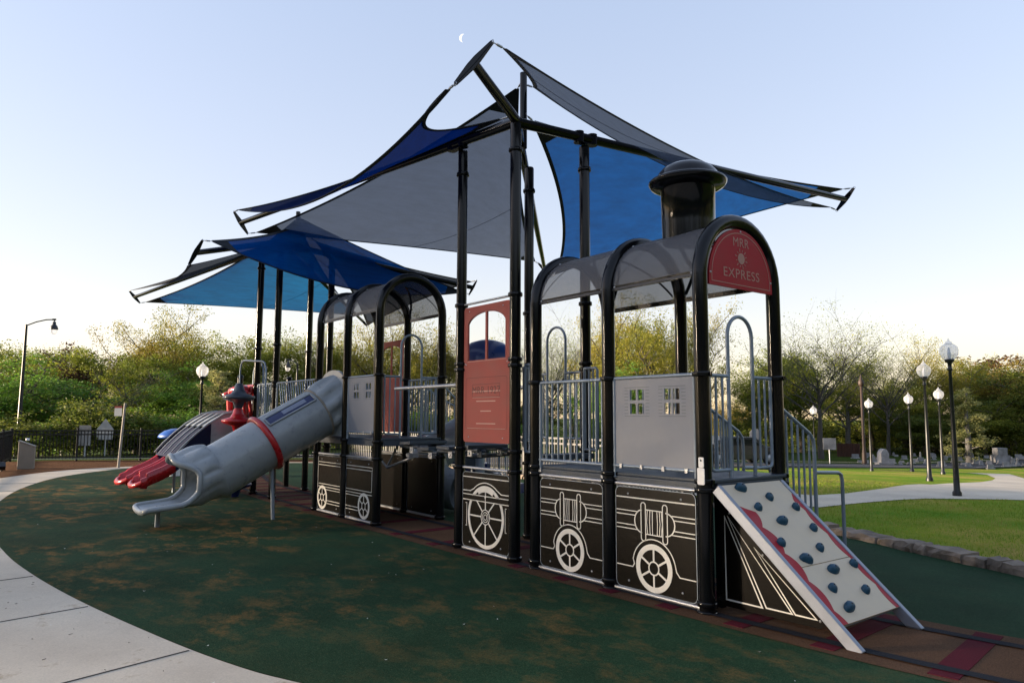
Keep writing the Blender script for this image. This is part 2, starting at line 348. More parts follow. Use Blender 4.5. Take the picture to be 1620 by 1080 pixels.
# ------------------------------------------------------------------ terrain
def H(x, y):
    h = 0.
    if y > 12: t = min(y-12, 32.); h -= .045*t*min(1, t/3)
    if x < -29: h -= .05*min(-29-x, 60)*min(1, (-29-x)/4)
    return h
def ground_material(kind):
    m = bpy.data.materials.new(kind); m.use_nodes = True; n = m.node_tree; b = n.nodes['Principled BSDF']
    tc = n.nodes.new('ShaderNodeTexCoord'); b.inputs['Specular IOR Level'].default_value = .06
    def noise(scale, detail=6, rough=.6, vec=None):
        z = n.nodes.new('ShaderNodeTexNoise'); z.inputs['Scale'].default_value = scale; z.inputs['Detail'].default_value = detail
        z.inputs['Roughness'].default_value = rough; lk(n, vec or tc.outputs['Object'], z.inputs['Vector']); return z.outputs[0]
    def ramp(fac, *st):
        c = n.nodes.new('ShaderNodeValToRGB'); e = c.color_ramp.elements
        e[0].position = st[0][0]; e[0].color = (*st[0][1], 1); e[1].position = st[-1][0]; e[1].color = (*st[-1][1], 1)
        for p_, c_ in st[1:-1]: k = e.new(p_); k.color = (*c_, 1)
        lk(n, fac, c.inputs[0]); return c.outputs[0]
    def mix(fac, a, bb):
        c = n.nodes.new('ShaderNodeMix'); c.data_type = 'RGBA'; lk(n, fac, c.inputs[0]); lk(n, a, c.inputs[6]); lk(n, bb, c.inputs[7]); return c.outputs[2]
    def mul(a, k):
        c = n.nodes.new('ShaderNodeMath'); c.operation = 'MULTIPLY'; lk(n, a, c.inputs[0])
        if isinstance(k, float): c.inputs[1].default_value = k
        else: lk(n, k, c.inputs[1])
        return c.outputs[0]
    def bump(h, st, dist=.01):
        bp = n.nodes.new('ShaderNodeBump'); bp.inputs['Strength'].default_value = st; bp.inputs['Distance'].default_value = dist
        lk(n, h, bp.inputs['Height']); lk(n, bp.outputs[0], b.inputs['Normal'])
    if kind.startswith('rubber'):
        base = {'rubber_green': ((.008, .024, .011), (.017, .047, .023), (.045, .088, .046)),
                'rubber_brown': ((.040, .021, .012), (.092, .050, .029), (.17, .10, .06)),
                'rubber_black': ((.008, .010, .014), (.018, .021, .028), (.05, .05, .055)),
                'rubber_red': ((.035, .005, .010), (.085, .010, .020), (.14, .03, .035))}[kind]
        gr = ramp(noise(190, 2, .5), (.3, base[0]), (.5, base[1]), (.75, base[2]))
        big = ramp(noise(.9, 5), (.3, (.72, .72, .72)), (.7, (1.2, 1.2, 1.2)))
        mm = n.nodes.new('ShaderNodeMix'); mm.data_type = 'RGBA'; mm.blend_type = 'MULTIPLY'; mm.inputs[0].default_value = 1
        lk(n, gr, mm.inputs[6]); lk(n, big, mm.inputs[7]); col = mm.outputs[2]
        if kind == 'rubber_green':       # drifts of fallen catkins and pine needles
            litter = ramp(noise(90, 4, .85), (.32, (.11, .052, .015)), (.6, (.34, .175, .055)))
            mp = n.nodes.new('ShaderNodeMapping'); mp.inputs['Scale'].default_value = (1.25, 1.9, 1); mp.inputs['Rotation'].default_value = (0, 0, -.45)
            lk(n, tc.outputs['Object'], mp.inputs['Vector'])
            a1 = ramp(noise(1.7, 7, .70, mp.outputs[0]), (.485, (0, 0, 0)), (.62, (1, 1, 1)))
            a2 = ramp(noise(38, 6, .85), (.34, (0, 0, 0)), (.58, (1, 1, 1)))
            a0 = ramp(noise(95, 3, .8), (.60, (0, 0, 0)), (.72, (1, 1, 1)))
            sy = n.nodes.new('ShaderNodeSeparateXYZ'); lk(n, tc.outputs['Object'], sy.inputs[0])
            my = n.nodes.new('ShaderNodeMapRange'); my.inputs[1].default_value = .9; my.inputs[2].default_value = -.6; my.inputs[3].default_value = .08; my.inputs[4].default_value = 1
            lk(n, sy.outputs[1], my.inputs[0])
            mx_ = n.nodes.new('ShaderNodeMapRange'); mx_.inputs[1].default_value = 0.; mx_.inputs[2].default_value = -4.; mx_.inputs[3].default_value = .35; mx_.inputs[4].default_value = 1.
            lk(n, sy.outputs[0], mx_.inputs[0]); big2 = ramp(noise(.33, 3), (.40, (.06, .06, .06)), (.56, (1, 1, 1)))
            f = mul(mul(mul(mul(a1, a2), my.outputs[0]), mx_.outputs[0]), big2)
            col = mix(f, col, litter)
            # thicker towards the pavement edge (y < -2)
            sx = n.nodes.new('ShaderNodeSeparateXYZ'); lk(n, tc.outputs['Object'], sx.inputs[0])
            ed = n.nodes.new('ShaderNodeMapRange'); ed.inputs[1].default_value = 0; ed.inputs[2].default_value = -3.6; ed.inputs[3].default_value = .04; ed.inputs[4].default_value = .45
            lk(n, sx.outputs[1], ed.inputs[0]); col = mix(mul(a0, ed.outputs[0]), col, litter)
        lk(n, col, b.inputs['Base Color']); b.inputs['Roughness'].default_value = .85
        bump(noise(150, 3, .7), .8, .006)
    elif kind == 'lawn_grass':
        c1 = ramp(noise(.28, 6, .62), (.38, (.13, .28, .015)), (.50, (.25, .31, .032)), (.62, (.42, .33, .085)))
        c2 = ramp(noise(45, 6, .75), (.3, (.45, .45, .45)), (.7, (1.5, 1.5, 1.4)))
        mm = n.nodes.new('ShaderNodeMix'); mm.data_type = 'RGBA'; mm.blend_type = 'MULTIPLY'; mm.inputs[0].default_value = 1
        lk(n, c1, mm.inputs[6]); lk(n, c2, mm.inputs[7]); lk(n, mm.outputs[2], b.inputs['Base Color'])
        b.inputs['Roughness'].default_value = .9; bump(noise(60, 5, .8), 1., .03)
    elif kind == 'concrete':
        c1 = ramp(noise(.8, 8, .65), (.3, (.52, .45, .36)), (.7, (.70, .62, .50)))
        c2 = ramp(noise(70, 6, .8), (.3, (.82, .82, .82)), (.7, (1.1, 1.1, 1.1)))
        st = ramp(noise(3.2, 9, .75), (.58, (1, 1, 1)), (.70, (.62, .54, .45)))
        mm = n.nodes.new('ShaderNodeMix'); mm.data_type = 'RGBA'; mm.blend_type = 'MULTIPLY'; mm.inputs[0].default_value = 1
        lk(n, c1, mm.inputs[6]); lk(n, c2, mm.inputs[7])
        m3 = n.nodes.new('ShaderNodeMix'); m3.data_type = 'RGBA'; m3.blend_type = 'MULTIPLY'; m3.inputs[0].default_value = 1
        lk(n, mm.outputs[2], m3.inputs[6]); lk(n, st, m3.inputs[7]); lk(n, m3.outputs[2], b.inputs['Base Color'])
        b.inputs['Roughness'].default_value = .8; bump(noise(90, 5, .8), .35, .004)
    elif kind == 'mulch':
        c1 = ramp(noise(30, 8, .8), (.3, (.035, .016, .008)), (.5, (.14, .065, .03)), (.72, (.28, .15, .08)))
        lk(n, c1, b.inputs['Base Color']); b.inputs['Roughness'].default_value = .95; bump(noise(25, 6, .8), 1., .05)
    elif kind == 'asphalt':
        c1 = ramp(noise(40, 6, .8), (.3, (.04, .04, .045)), (.7, (.10, .10, .105)))
        lk(n, c1, b.inputs['Base Color']); b.inputs['Roughness'].default_value = .85
    elif kind == 'meadow':
        c1 = ramp(noise(.2, 8, .7), (.3, (.025, .05, .008)), (.5, (.045, .075, .010)), (.72, (.09, .08, .025)))
        lk(n, c1, b.inputs['Base Color']); b.inputs['Roughness'].default_value = .95; bump(noise(8, 6, .8), 1., .1)
    return m
G = {k: ground_material(k) for k in ('rubber_green', 'rubber_brown', 'rubber_black', 'rubber_red', 'lawn_grass', 'concrete', 'mulch', 'asphalt', 'meadow')}

import bmesh
def sheet(name, poly, m, off, step=1.0, kind='structure', clip=None, parts=None):
    """flat polygon draped over the terrain"""
    bm = bmesh.new(); vs = [bm.verts.new((p[0], p[1], 0)) for p in poly]; f = bm.faces.new(vs)
    if f.normal.z < 0 or f.calc_center_median() is None: pass
    bm.normal_update()
    if f.normal.z < 0: f.normal_flip()
    xs = [p[0] for p in poly]; ys = [p[1] for p in poly]
    bmesh.ops.triangulate(bm, faces=bm.faces[:])
    def cut(lo, hi, ax, st):
        k = math.ceil(lo/st)*st
        while k < hi:
            co = (k, 0, 0) if ax == 0 else (0, k, 0); no = (1, 0, 0) if ax == 0 else (0, 1, 0)
            bmesh.ops.bisect_plane(bm, geom=bm.verts[:]+bm.edges[:]+bm.faces[:], plane_co=co, plane_no=no, dist=1e-5); k += st
    if max(ys) > 12 or min(xs) < -29:
        cut(min(ys), max(ys), 1, step)
        if min(xs) < -29: cut(min(xs), max(xs), 0, step)
    for v in bm.verts: v.co.z = H(v.co.x, v.co.y)+off
    me = bpy.data.meshes.new(name); bm.to_mesh(me); bm.free(); me.materials.append(m)
    o = link(bpy.data.objects.new(name, me)); o['kind'] = kind; return o
def strip(name, line, w0, w1, m, off, kind='structure'):
    """band between offsets w0 and w1 to the left of a poly-line"""
    A, B = [], []
    for i, p in enumerate(line):
        a = Vector(line[max(i-1, 0)]); b = Vector(line[min(i+1, len(line)-1)]); t = (b-a).normalized(); nr = Vector((-t.y, t.x))
        A.append(Vector(p)+nr*w0); B.append(Vector(p)+nr*w1)
    me = bpy.data.meshes.new(name); N = len(A)
    me.from_pydata([(q.x, q.y, H(q.x, q.y)+off) for q in A+B], [], [(i, i+1, N+i+1, N+i) if w0 > w1 else (i, N+i, N+i+1, i+1) for i in range(N-1)])
    me.materials.append(m); o = link(bpy.data.objects.new(name, me)); o['kind'] = kind; return o
def smooth_line(P, n=8):
    out = []
    for i in range(len(P)-1):
        p0, p1, p2, p3 = [Vector(P[max(0, min(len(P)-1, i+k))]) for k in (-1, 0, 1, 2)]
        for j in range(n):
            t = j/n; out.append(.5*((2*p1)+(p2-p0)*t+(2*p0-5*p1+4*p2-p3)*t*t+(3*p1-p0-3*p2+p3)*t**3))
    out.append(Vector(P[-1])); return out

# base ground to the horizon
def base_ground():
    def axis(lo, hi):
        a = [-1500, -800, -400, -250]; k = -160
        while k < 160: a.append(k); k += 4
        return a+[160, 250, 400, 800, 1500]
    xs = axis(0, 0); ys = axis(0, 0); nx = len(xs)
    me = bpy.data.meshes.new('ground')
    me.from_pydata([(x, y, H(x, y)) for y in ys for x in xs], [], [(j*nx+i, j*nx+i+1, (j+1)*nx+i+1, (j+1)*nx+i) for j in range(len(ys)-1) for i in range(nx-1)])
    me.materials.append(G['meadow']); o = link(bpy.data.objects.new('ground', me)); o['kind'] = 'structure'
base_ground()
edge = smooth_line([(14, .4), (9, -.3), (5, -1.0), (2, -2.02), (.6, -2.66), (-.48, -3.17), (-1.0, -3.38), (-1.9, -3.62), (-3.5, -3.95), (-5.1, -4.19), (-6.7, -4.33), (-9.5, -4.42),
                    (-12.5, -4.09), (-15.4, -3.5), (-18.2, -2.45), (-20.3, -.7), (-20.9, 1.2), (-20.6, 3.2), (-19, 5.4), (-16, 6.5)], 6)
wallline = smooth_line([(-18, 6.4), (-13, 6.65), (-8.5, 6.5), (-4.51, 5.8), (-2.8, 5.12), (-1.22, 4.55), (.14, 3.95), (1.05, 3.62), (2.4, 3.1), (5, 2.5), (9, 2.2), (14, 2.6)], 5)
sheet('rubber_surface', [tuple(q) for q in edge]+[tuple(q) for q in wallline[1:]], G['rubber_green'], .008)
# pavement round the rubber: near slabs and the tapering band on the left
outer = smooth_line([(14, -9), (4, -11), (-4, -11), (-11, -8.5), (-15, -5.9), (-18.2, -3.95), (-20.2, -2.5), (-21.0, -1.0), (-21.2, 1.2), (-20.9, 3.4), (-19.2, 5.7), (-16, 6.75)], 6)
sheet('pavement', [tuple(q) for q in edge][::-1]+[tuple(q) for q in outer], G['concrete'], .004)
mb = MB()
jm = mat('dark_joint_strip', (.05, .045, .04), .95)  # thin dark strips laid on the slabs for a recessed joint look
for k in (2, 10, 15, 20, 25, 30, 34, 38, 42, 47, 52, 57, 62, 67, 72):
    pass
s_acc = 0; last = edge[0]
for i in range(1, len(edge)-1):
    s_acc += (edge[i]-edge[i-1]).length
    if s_acc >= 1.55:
        s_acc = 0; t = (edge[i+1]-edge[i-1]).normalized(); nr = Vector((t.y*-1, t.x))
        if nr.dot(Vector((0, -1))) < 0 and edge[i].x > -18: nr = -nr
        if edge[i].x < -17.5: continue
        a = edge[i]+nr*.02; b = edge[i]+nr*(4.2 if edge[i].x > -11 else 2.2)
        mb.prism(jm, [(0, -.006), ((b-a).length, -.006), ((b-a).length, .006), (0, .006)], (a.x, a.y, .0045), ((b-a).x/(b-a).length, (b-a).y/(b-a).length, 0), (-(b-a).y/(b-a).length, (b-a).x/(b-a).length, 0), .0035)
o = mb.build('pavement_joints'); o['kind'] = 'structure'
sheet('mulch_bed', [(-14, -8), (-15, -5.9), (-18.2, -3.95), (-20.2, -2.5), (-21.0, -1.0), (-21.2, 1.2), (-20.9, 3.4), (-19.2, 5.7), (-16, 6.75), (-16, 7.5), (-20.8, 6.6), (-23.4, 2.4), (-25.9, -1.9), (-25.9, -4.2), (-24.5, -9)], G['mulch'], .002)
# brown track bed with rails and ties
track = smooth_line([(-26, 8.6), (-21, 4.6), (-17.5, 2.1), (-14, .88), (-11, .52), (-8, .44), (-4, .44), (-1, .44), (.5, .46), (1.9, .58), (4, 1.0), (7, 1.9), (12, 4.0)], 8)
track = [q for q in track if q.x > -15.9]
strip('track_bed', track, -.68, .66, G['rubber_brown'], .012)
def ties():
    mb = MB(); acc = 0
    for i in range(1, len(track)-1):
        acc += (track[i]-track[i-1]).length
        if acc > .62 and track[i].x > -15:
            acc = 0; t = (track[i+1]-track[i-1]).normalized()
            mb.box(G['rubber_red'], (track[i].x, track[i].y, .0125), (.17, 1.22, .007), Matrix.Rotation(math.atan2(t.y, t.x), 3, 'Z'))
    o = mb.build('track_ties'); o['kind'] = 'structure'
ties()
strip('track_rail', track, -.50, -.40, G['rubber_black'], .0205)
strip('track_rail', track, .36, .46, G['rubber_black'], .0205)
# lawns and paths on the right
sheet('lawn', [(-18, 6.9), (-8.5, 6.8), (-4.5, 6.1), (-2.8, 5.42), (-1.1, 4.8), (.2, 4.2), (1.2, 3.9), (2.5, 3.4), (5, 2.8), (12, 2.5), (30, 6), (30, 60), (-8.8, 60), (-12.8, 45), (-13.1, 38), (-12.8, 30), (-12.7, 25), (-12.4, 21), (-12.1, 17.6), (-11.6, 13.8), (-12.3, 11.2), (-14.2, 8.6), (-17, 7.1)], G['lawn_grass'], .004)
pathpoly = [(-14.5, 8.3), (-12, 8.7), (-7, 8.6), (-4.2, 8.95), (-4.0, 9.9), (-4.05, 11.6), (-4.4, 14.4), (-4.7, 16.4), (-4.95, 19.5), (-5.5, 22), (-6.3, 24.6), (-8.2, 29.3), (-9.5, 30.8), (-8.6, 33.0), (-6.1, 26.8), (-3, 31), (6, 34), (10, 22), (7, 16.5), (-1.6, 11.3), (-2.6, 10.2), (-2.8, 9.6), (-3.0, 8.4), (-3.1, 7.2), (-6, 6.95), (-12, 7.35), (-14.5, 7.6)]
sheet('footpath', pathpoly, G['concrete'], .016)
roadN = [(-24, 5.2), (-17.5, 7.6), (-14.6, 9.0), (-12.6, 11.8), (-12.0, 13.8), (-12.5, 17.6), (-13, 22), (-13.2, 26), (-13.3, 31), (-13.6, 38), (-13.2, 46), (-9, 62), (2, 90)]
rd = smooth_line(roadN, 4)
strip('road', rd, 0.15, 4.3, G['asphalt'], .012)
strip('kerb', rd, 0.0, .15, G['concrete'], .10)
strip('kerb', rd, 4.3, 4.5, G['concrete'], .10)

# ================================================================== play structure
U = 1.0808; WD = 1.0755
X1, X2, X3 = 0., -U, -2*U
X4, X5 = -2.524, -3.605
C1, C2, C3 = -5.751, -6.832, -7.913
T1, T2 = -9.99, -11.07
PR = .0635
YN = (0, -1, 0)
def clamp(parent, x, y, z, n=2, gap=.045):
    mb = MB()
    for k in range(n):
        zz = z+(k-(n-1)/2)*gap*1.6
        mb.lathe(black, (x, y, zz), [(PR-.002, -.022), (PR+.016, -.020), (PR+.019, -.012), (PR+.019, .012), (PR+.016, .020), (PR-.002, .022)], n=20)
        mb.box(black, (x+PR+.018, y+.0, zz), (.03, .022, .036)); mb.box(black, (x-PR-.018, y, zz), (.03, .022, .036))
    return mb.build('clamp', parent)
def arch(root, x, zc, zs):
    pts = [(x, 0, 0), (x, 0, 1.2), (x, 0, zc-.3)]+[(x, WD/2-WD/2*math.cos(R(a)), zc+WD/2*math.sin(R(a))) for a in range(0, 181, 9)]+[(x, WD, zc-.3), (x, WD, 1.2), (x, WD, 0)]
    o = MB().tube(black, pts, PR, 20).build('arch_post', root)
    for y in (0, WD):
        for z, n in zs: clamp(o, x, y, z, n)
    return o
def roof(root, x0, x1, zc):
    mb = MB(); r = WD/2-.004; n = 20; xa, xb = x0+PR*.9, x1-PR*.9
    vs = []
    for i in range(n+1):
        a = PI*i/n; vs += [(xa, WD/2-r*math.cos(a), zc+r*math.sin(a)), (xb, WD/2-r*math.cos(a), zc+r*math.sin(a))]
    vs += [(v[0], WD/2+(v[1]-WD/2)*.994, zc+(v[2]-zc)*.994) for v in vs]; K = 2*(n+1)
    fs = [(2*i, 2*i+1, 2*i+3, 2*i+2) for i in range(n)]+[(K+2*i, K+2*i+2, K+2*i+3, K+2*i+1) for i in range(n)]
    mb.add(vs, fs, roofm, True); o = mb.build('roof_sheet', root)
    fr = MB(); hem = taupe
    for y in (WD/2-r, WD/2+r): fr.box(black, ((xa+xb)/2, y+(.006 if y < .5 else -.006), zc+.018), (xb-xa, .008, .05))
    rr = r-.012
    def cp(t, a): return (xa+(xb-xa)*t, WD/2-rr*math.cos(R(a)), zc+rr*math.sin(R(a)))
    for sgn in (0, 1):
        for t0, t1 in ((.03, .5), (.97, .5)):
            P = [cp(t0+(t1-t0)*k/8, (8+62*k/8) if sgn == 0 else 180-(8+62*k/8)) for k in range(9)]
            fb = MB()
            for k in range(8): fb.bar(black, P[k], P[k+1], .034, .006, Vector(P[k])-Vector(((xa+xb)/2, WD/2, zc)))
            fb.build('roof_brace', o)
    fr.build('edge_strip', o)
    sc = MB()
    for xx in (xa+.03, xb-.03):
        for a in (3, 60, 120, 177): sc.lathe(galv, (xx, WD/2-(r+.001)*math.cos(R(a)), zc+(r+.001)*math.sin(R(a))), [(.011, 0), (.009, .006), (.001, .008)], (0, -math.cos(R(a)), math.sin(R(a))), 8)
    sc.build('roof_bolt', o)
    return o
def rail_panel(root, p0, p1, z0, z1, nb, slant=0., name='guard_rail', gap=.0):
    """tubular guard rail between two posts"""
    p0, p1 = Vector((*p0, 0)), Vector((*p1, 0)); d = (p1-p0); L = d.length; d.normalize(); a = p0+d*(PR+.018+gap); b = p1-d*(PR+.018+gap)
    mb = MB(); l = (b-a).length; z = Vector((0, 0, 1))
    mb.tube(steel, [p0+d*PR+z*z1, p1-d*PR+z*z1], .0165, 10)
    mb.tube(steel, [p0+d*(PR-.01)+z*z0, p1-d*(PR-.01)+z*z0], .0165, 10)
    for q in (a, b): mb.tube(steel, [q+z*(z0-.12), q+z*z1], .0185, 10)
    for k in range(1, nb+1):
        q = a+d*(l*k/(nb+1)); t = min(l, max(0, l*k/(nb+1)+slant)); mb.tube(steel, [a+d*t+z*z0 if slant else q+z*z0, q+z*z1], .0105, 8)
    for q in (a, b): mb.box(galv, q+z*(z0-.10), (.035, .035, .05))
    return mb.build(name, root)
def bars_pair(root, x0, x1, y, z0, z1, name='panel_rail'):
    for z in (z0, z1): MB().tube(galv, [(x0+PR, y, z), (x1-PR, y, z)], .017, 10).build(name, root)
def hd_panel(root, x0, x1, y, z0, z1, art=None, m=None, name='wheel_panel', side=-1, corners=(1, 1, 1, 1)):
    """flat plastic panel with rounded corners, rails above and below, engraved line work"""
    mb = MB(); a, b = x0+PR+.02, x1-PR-.02; cx = (a+b)/2
    mb.prism(m or hdpe, rrect(a, z0, b, z1, .055, 5, corners), (0, y+side*-.0095, 0), (1, 0, 0), (0, 0, 1), .019)
    O, ux, uz = (0, y-.0096, 0), (1, 0, 0), (0, 0, 1)
    mb.ribbon(steel, rrect(a+.003, z0+.003, b-.003, z1-.003, .053, 5, corners), .006, O, ux, uz, .0015, True)
    if art: art(mb, a, b, O, ux, uz)
    for ux_, uz_ in ((.17, .07), (.83, .07), (.17, .93), (.83, .93)):
        mb.lathe(galv, (a+(b-a)*ux_, y-.0096, z0+(z1-z0)*uz_), [(.010, 0), (.008, .004), (.001, .005)], YN, 10)
        mb.box(galv, (a+(b-a)*ux_, y+.012, z0 if uz_ < .5 else z1), (.022, .008, .07))
    return mb.build(name, root, bevel=0)

LW = .011
def art_engine(wx, zc=.268):
    def f(mb, a, b, O, ux, uz):
        rb = lambda pts, closed=False, w_=LW: mb.ribbon(artw, pts, w_, O, ux, uz, .002, closed)
        e0, e1 = a+.012, b-.012; cx = wx+.005
        rb([(e0, .852), (e1, .852)])
        L, Rr, hz, zm = cx-.215, cx+.225, .098, .655
        # boiler: two rounded ends joined to the capsules
        rb([(cx-.135, zm+hz)]+[(cx-.135-.085*math.sin(R(t)), zm+hz*math.cos(R(t))) for t in range(15, 180, 15)]+[(cx-.135, zm-hz)])
        rb([(cx+.135, zm+hz)]+[(cx+.135+.100*math.sin(R(t)), zm+hz*math.cos(R(t))) for t in range(15, 180, 15)]+[(cx+.135, zm-hz)])
        for s_ in (-.118, .128): rb(rrect(cx+s_-.026, zm-.165, cx+s_+.026, zm+.165, .024, 5), True, .009)
        for z in (zm+.105, zm-.105): rb([(cx-.088, z), (cx+.098, z)], w_=.009)
        for s_ in (-.070, -.040, -.012, .040, .066, .088): rb([(cx+s_, zm-.10), (cx+s_*1.12, zm), (cx+s_, zm+.10)], w_=.007)
        for z in (.735, .700, .612, .577):
            ww = .085*math.sqrt(max(0, 1-((z-zm)/hz)**2)) if abs(z-zm) < hz else 0
            rb([(e0, z), (cx-.14-ww, z)], w_=.008); rb([(cx+.14+ww*1.15, z), (e1, z)], w_=.008)
        # wheel
        mb.ring2(artw, (wx, zc), .205, .158, O, ux, uz, .002, 44)
        mb.ring2(artw, (wx, zc), .062, .050, O, ux, uz, .002, 24)
        for k in range(6):
            t = R(60*k+30+0); mb.ribbon(artw, [(wx+.056*math.cos(t), zc+.056*math.sin(t)), (wx+.165*math.cos(t), zc+.165*math.sin(t))], .018, O, ux, uz, .0022)
        # mudguard line
        P = [(e0, zc-.02), (wx-.245, zc-.02), (wx-.225, zc+.01)]+[(wx+.245*math.cos(R(t)), zc+.245*math.sin(R(t))) for t in range(168, 10, -8)]+[(wx+.25, zc+.01), (wx+.285, zc-.03), (e1, zc-.03)]
        rb(P, w_=.009)
    return f
def art_big(mb, a, b, O, ux, uz):
    wx, zc = (a+b)/2+.01, .428; e0, e1 = a+.012, b-.012
    rb = lambda pts, closed=False, w_=LW: mb.ribbon(artw, pts, w_, O, ux, uz, .002, closed)
    rb([(e0, .865), (e1, .865)])
    mb.ring2(artw, (wx, zc), .352, .312, O, ux, uz, .002, 60)
    mb.ring2(artw, (wx, zc), .342, .28, O, ux, uz, .0024, 30, 62, 118)
    for k in range(8):
        t = R(45*k+90); mb.ribbon(artw, [(wx+.085*math.cos(t), zc+.085*math.sin(t)), (wx+.32*math.cos(t), zc+.32*math.sin(t))], .017, O, ux, uz, .0022)
    for r1, r2 in ((.088, .078), (.060, .052), (.034, .026)): mb.ring2(artw, (wx, zc), r1, r2, O, ux, uz, .0026, 24)
    P = [(e0, .705), (wx-.30, .705), (wx-.27, .72)]+[(wx+.385*math.cos(R(t)), zc+.385*math.sin(R(t))) for t in range(128, 50, -6)]+[(wx+.27, .72), (wx+.30, .705), (e1, .705)]
    rb(P)
    for z in (.662, .600):
        rb([(e0, z), (e1, z)], w_=.010)
    mb.prism(hdpe, [(e0, .607), (e1, .607), (e1, .655), (e0, .655)], (O[0], O[1]-.0026, O[2]), ux, uz, .0006)
    mb.ribbon(artw, [(wx, .60), (wx, .74)], .010, (O[0], O[1]-.003, O[2]), ux, uz, .001)
    mb.prism(artw, arc((wx, .655), .016, 0, 345, 14), (O[0], O[1]-.0045, O[2]), ux, uz, .001)
    for s_ in (-1, 1):
        rb([(wx+s_*.40, .56), (wx+s_*.375, .56), (wx+s_*.375, .30), (wx+s_*.40, .30)], w_=.008)
def art_coach(first):
    def f(mb, a, b, O, ux, uz):
        rb = lambda pts, closed=False, w_=.010: mb.ribbon(artw, pts, w_, O, ux, uz, .002, closed)
        wx = -7.63 if first else -6.125; s = -1 if first else 1     # s: side on which the end of the coach lies
        ee = a+.03 if first else b-.035; oo = b-.012 if first else a+.012; zc = .252
        for z in (.822,): rb([(oo, z), (ee, z)] + ([(ee, z)] if first else []))
        rb([(oo, .775), (ee-s*.012, .775)])
        if not first:
            rb([(ee, .822), (ee, .775)]); rb([(ee-.012, .775), (ee-.012, .47)]); rb([(b-.012, .86), (b-.012, .20)], w_=.006)
        else: rb([(a+.012, .90), (a+.012, .40)], w_=.006)
        rb([(oo, .470), (ee-s*.012, .470)]); rb([(oo, .425), (ee+s*.0, .425)]); rb([(oo, .385), (wx-s*.06, .385)])
        rb([(wx-s*.06, .385), (wx-s*.175, .215), (oo, .215)] if not first else [(wx-s*.06, .385), (wx-s*.14, .215), (oo, .215)])
        rb([(oo, .170), (wx-s*.185, .170)])
        mb.ring2(artw, (wx, zc), .190, .145, O, ux, uz, .0026, 40)
        mb.prism(hdpe, arc((wx, zc), .146, 0, 354, 30), (O[0], O[1]-.0024, O[2]), ux, uz, .0004)
        mb.ring2(artw, (wx, zc), .062, .048, O, ux, uz, .0032, 20)
        for k in range(6):
            t = R(60*k+30); mb.ribbon(artw, [(wx+.054*math.cos(t), zc+.054*math.sin(t)), (wx+.150*math.cos(t), zc+.150*math.sin(t))], .016, O, ux, uz, .0034)
    return f
def deck(root, x0, x1, z, y0=0, y1=WD, name='deck'):
    mb = MB(); mb.bb(deckm, (x0+.004, y0+.004, z-.028), (x1-.004, y1-.004, z))
    for y in (y0+.02, y1-.02): mb.bb(deckm, (x0+PR, y-.022, z-.115), (x1-PR, y+.022, z-.03))
    for x in (x0+.03, x1-.03): mb.bb(deckm, (x-.022, y0+PR, z-.115), (x+.022, y1-PR, z-.03))
    return mb.build(name, root, bevel=.006)
def window_panel(root, x0, x1, y, z0, z1, broken=False):
    a, b = x0+PR+.022, x1-PR-.022; mb = MB(); w_ = b-a; holes = []
    for cx in (a+.30*w_, a+.745*w_):
        for i in (-1, 1):
            for j in (-1, 1):
                hx, hz, sx, sz = cx+i*.047, z1-.205+j*.062, .036, .047
                holes.append([(hx-sx, hz-sz), (hx+sx, hz-sz), (hx+sx, hz+sz), (hx-sx, hz+sz)])
    mb.prismhole(graypl, [(a, z0), (b, z0), (b, z1), (a, z1)], holes, (0, y+.007, 0), (1, 0, 0), (0, 0, 1), .014)
    O = (0, y-.0071, 0)
    for cx in (a+.30*w_, a+.745*w_):
        for i in (-1, 1):
            for k in range(8):
                zz = z1-.10-k*.03; mb.ribbon(deckm, [(cx+i*.105, zz), (cx+i*.15, zz)], .003, O, (1, 0, 0), (0, 0, 1), .0008)
        for zz in (z1-.075, z1-.335): mb.ribbon(deckm, [(cx-.15, zz), (cx+.15, zz)], .003, O, (1, 0, 0), (0, 0, 1), .0008)
    o = mb.build('window_panel', root)
    fr = MB()
    fr.tube(steel, [(x0+PR, y, z1+.015), (x1-PR, y, z1+.015)], .0165, 10); fr.tube(steel, [(x0+PR-.01, y, z0-.012), (x1-PR+.01, y, z0-.012)], .0165, 10)
    for q in (a-.008, b+.008): fr.tube(steel, [(q, y, z0-.12), (q, y, z1+.015)], .0185, 10)
    for k in range(4): fr.box(galv, (a+.08+k*(w_-.16)/3, y-.02, z0-.012), (.03, .012, .04))
    fr.build('panel_frame', o); return o
def loop_gate(root, x, z0, zr, ztop, name='loop_gate'):
    """entrance frame: two short rail panels joined by a tall hoop, in the plane x"""
    mb = MB(); ya, yb = WD*.335, WD*.665
    hoop = [(x, ya, z0-.10), (x, ya, ztop-(yb-ya)/2)]+[(x, (ya+yb)/2-(yb-ya)/2*math.cos(R(t)), ztop-(yb-ya)/2+(yb-ya)/2*math.sin(R(t))) for t in range(15, 180, 15)]+[(x, yb, ztop-(yb-ya)/2), (x, yb, z0-.10)]
    mb.tube(steel, hoop, .0165, 10)
    for e, q in ((PR+.01, ya), (WD-PR-.01, yb)):
        s_ = 1 if q > e else -1; e2 = e+s_*.02
        mb.tube(steel, [(x, e-s_*.01, zr), (x, q, zr)], .015, 8)
        mb.tube(steel, [(x, e2, zr), (x, e2, z0+.06), (x, e2+s_*.012, z0+.022), (x, e2+s_*.045, z0+.01), (x, q, z0+.01)], .015, 8)
        for k in (1, 2):
            yy = e2+(q-e2)*k/3; mb.tube(steel, [(x, yy, z0+.012), (x, yy, zr)], .0105, 8)
    return mb.build(name, root)
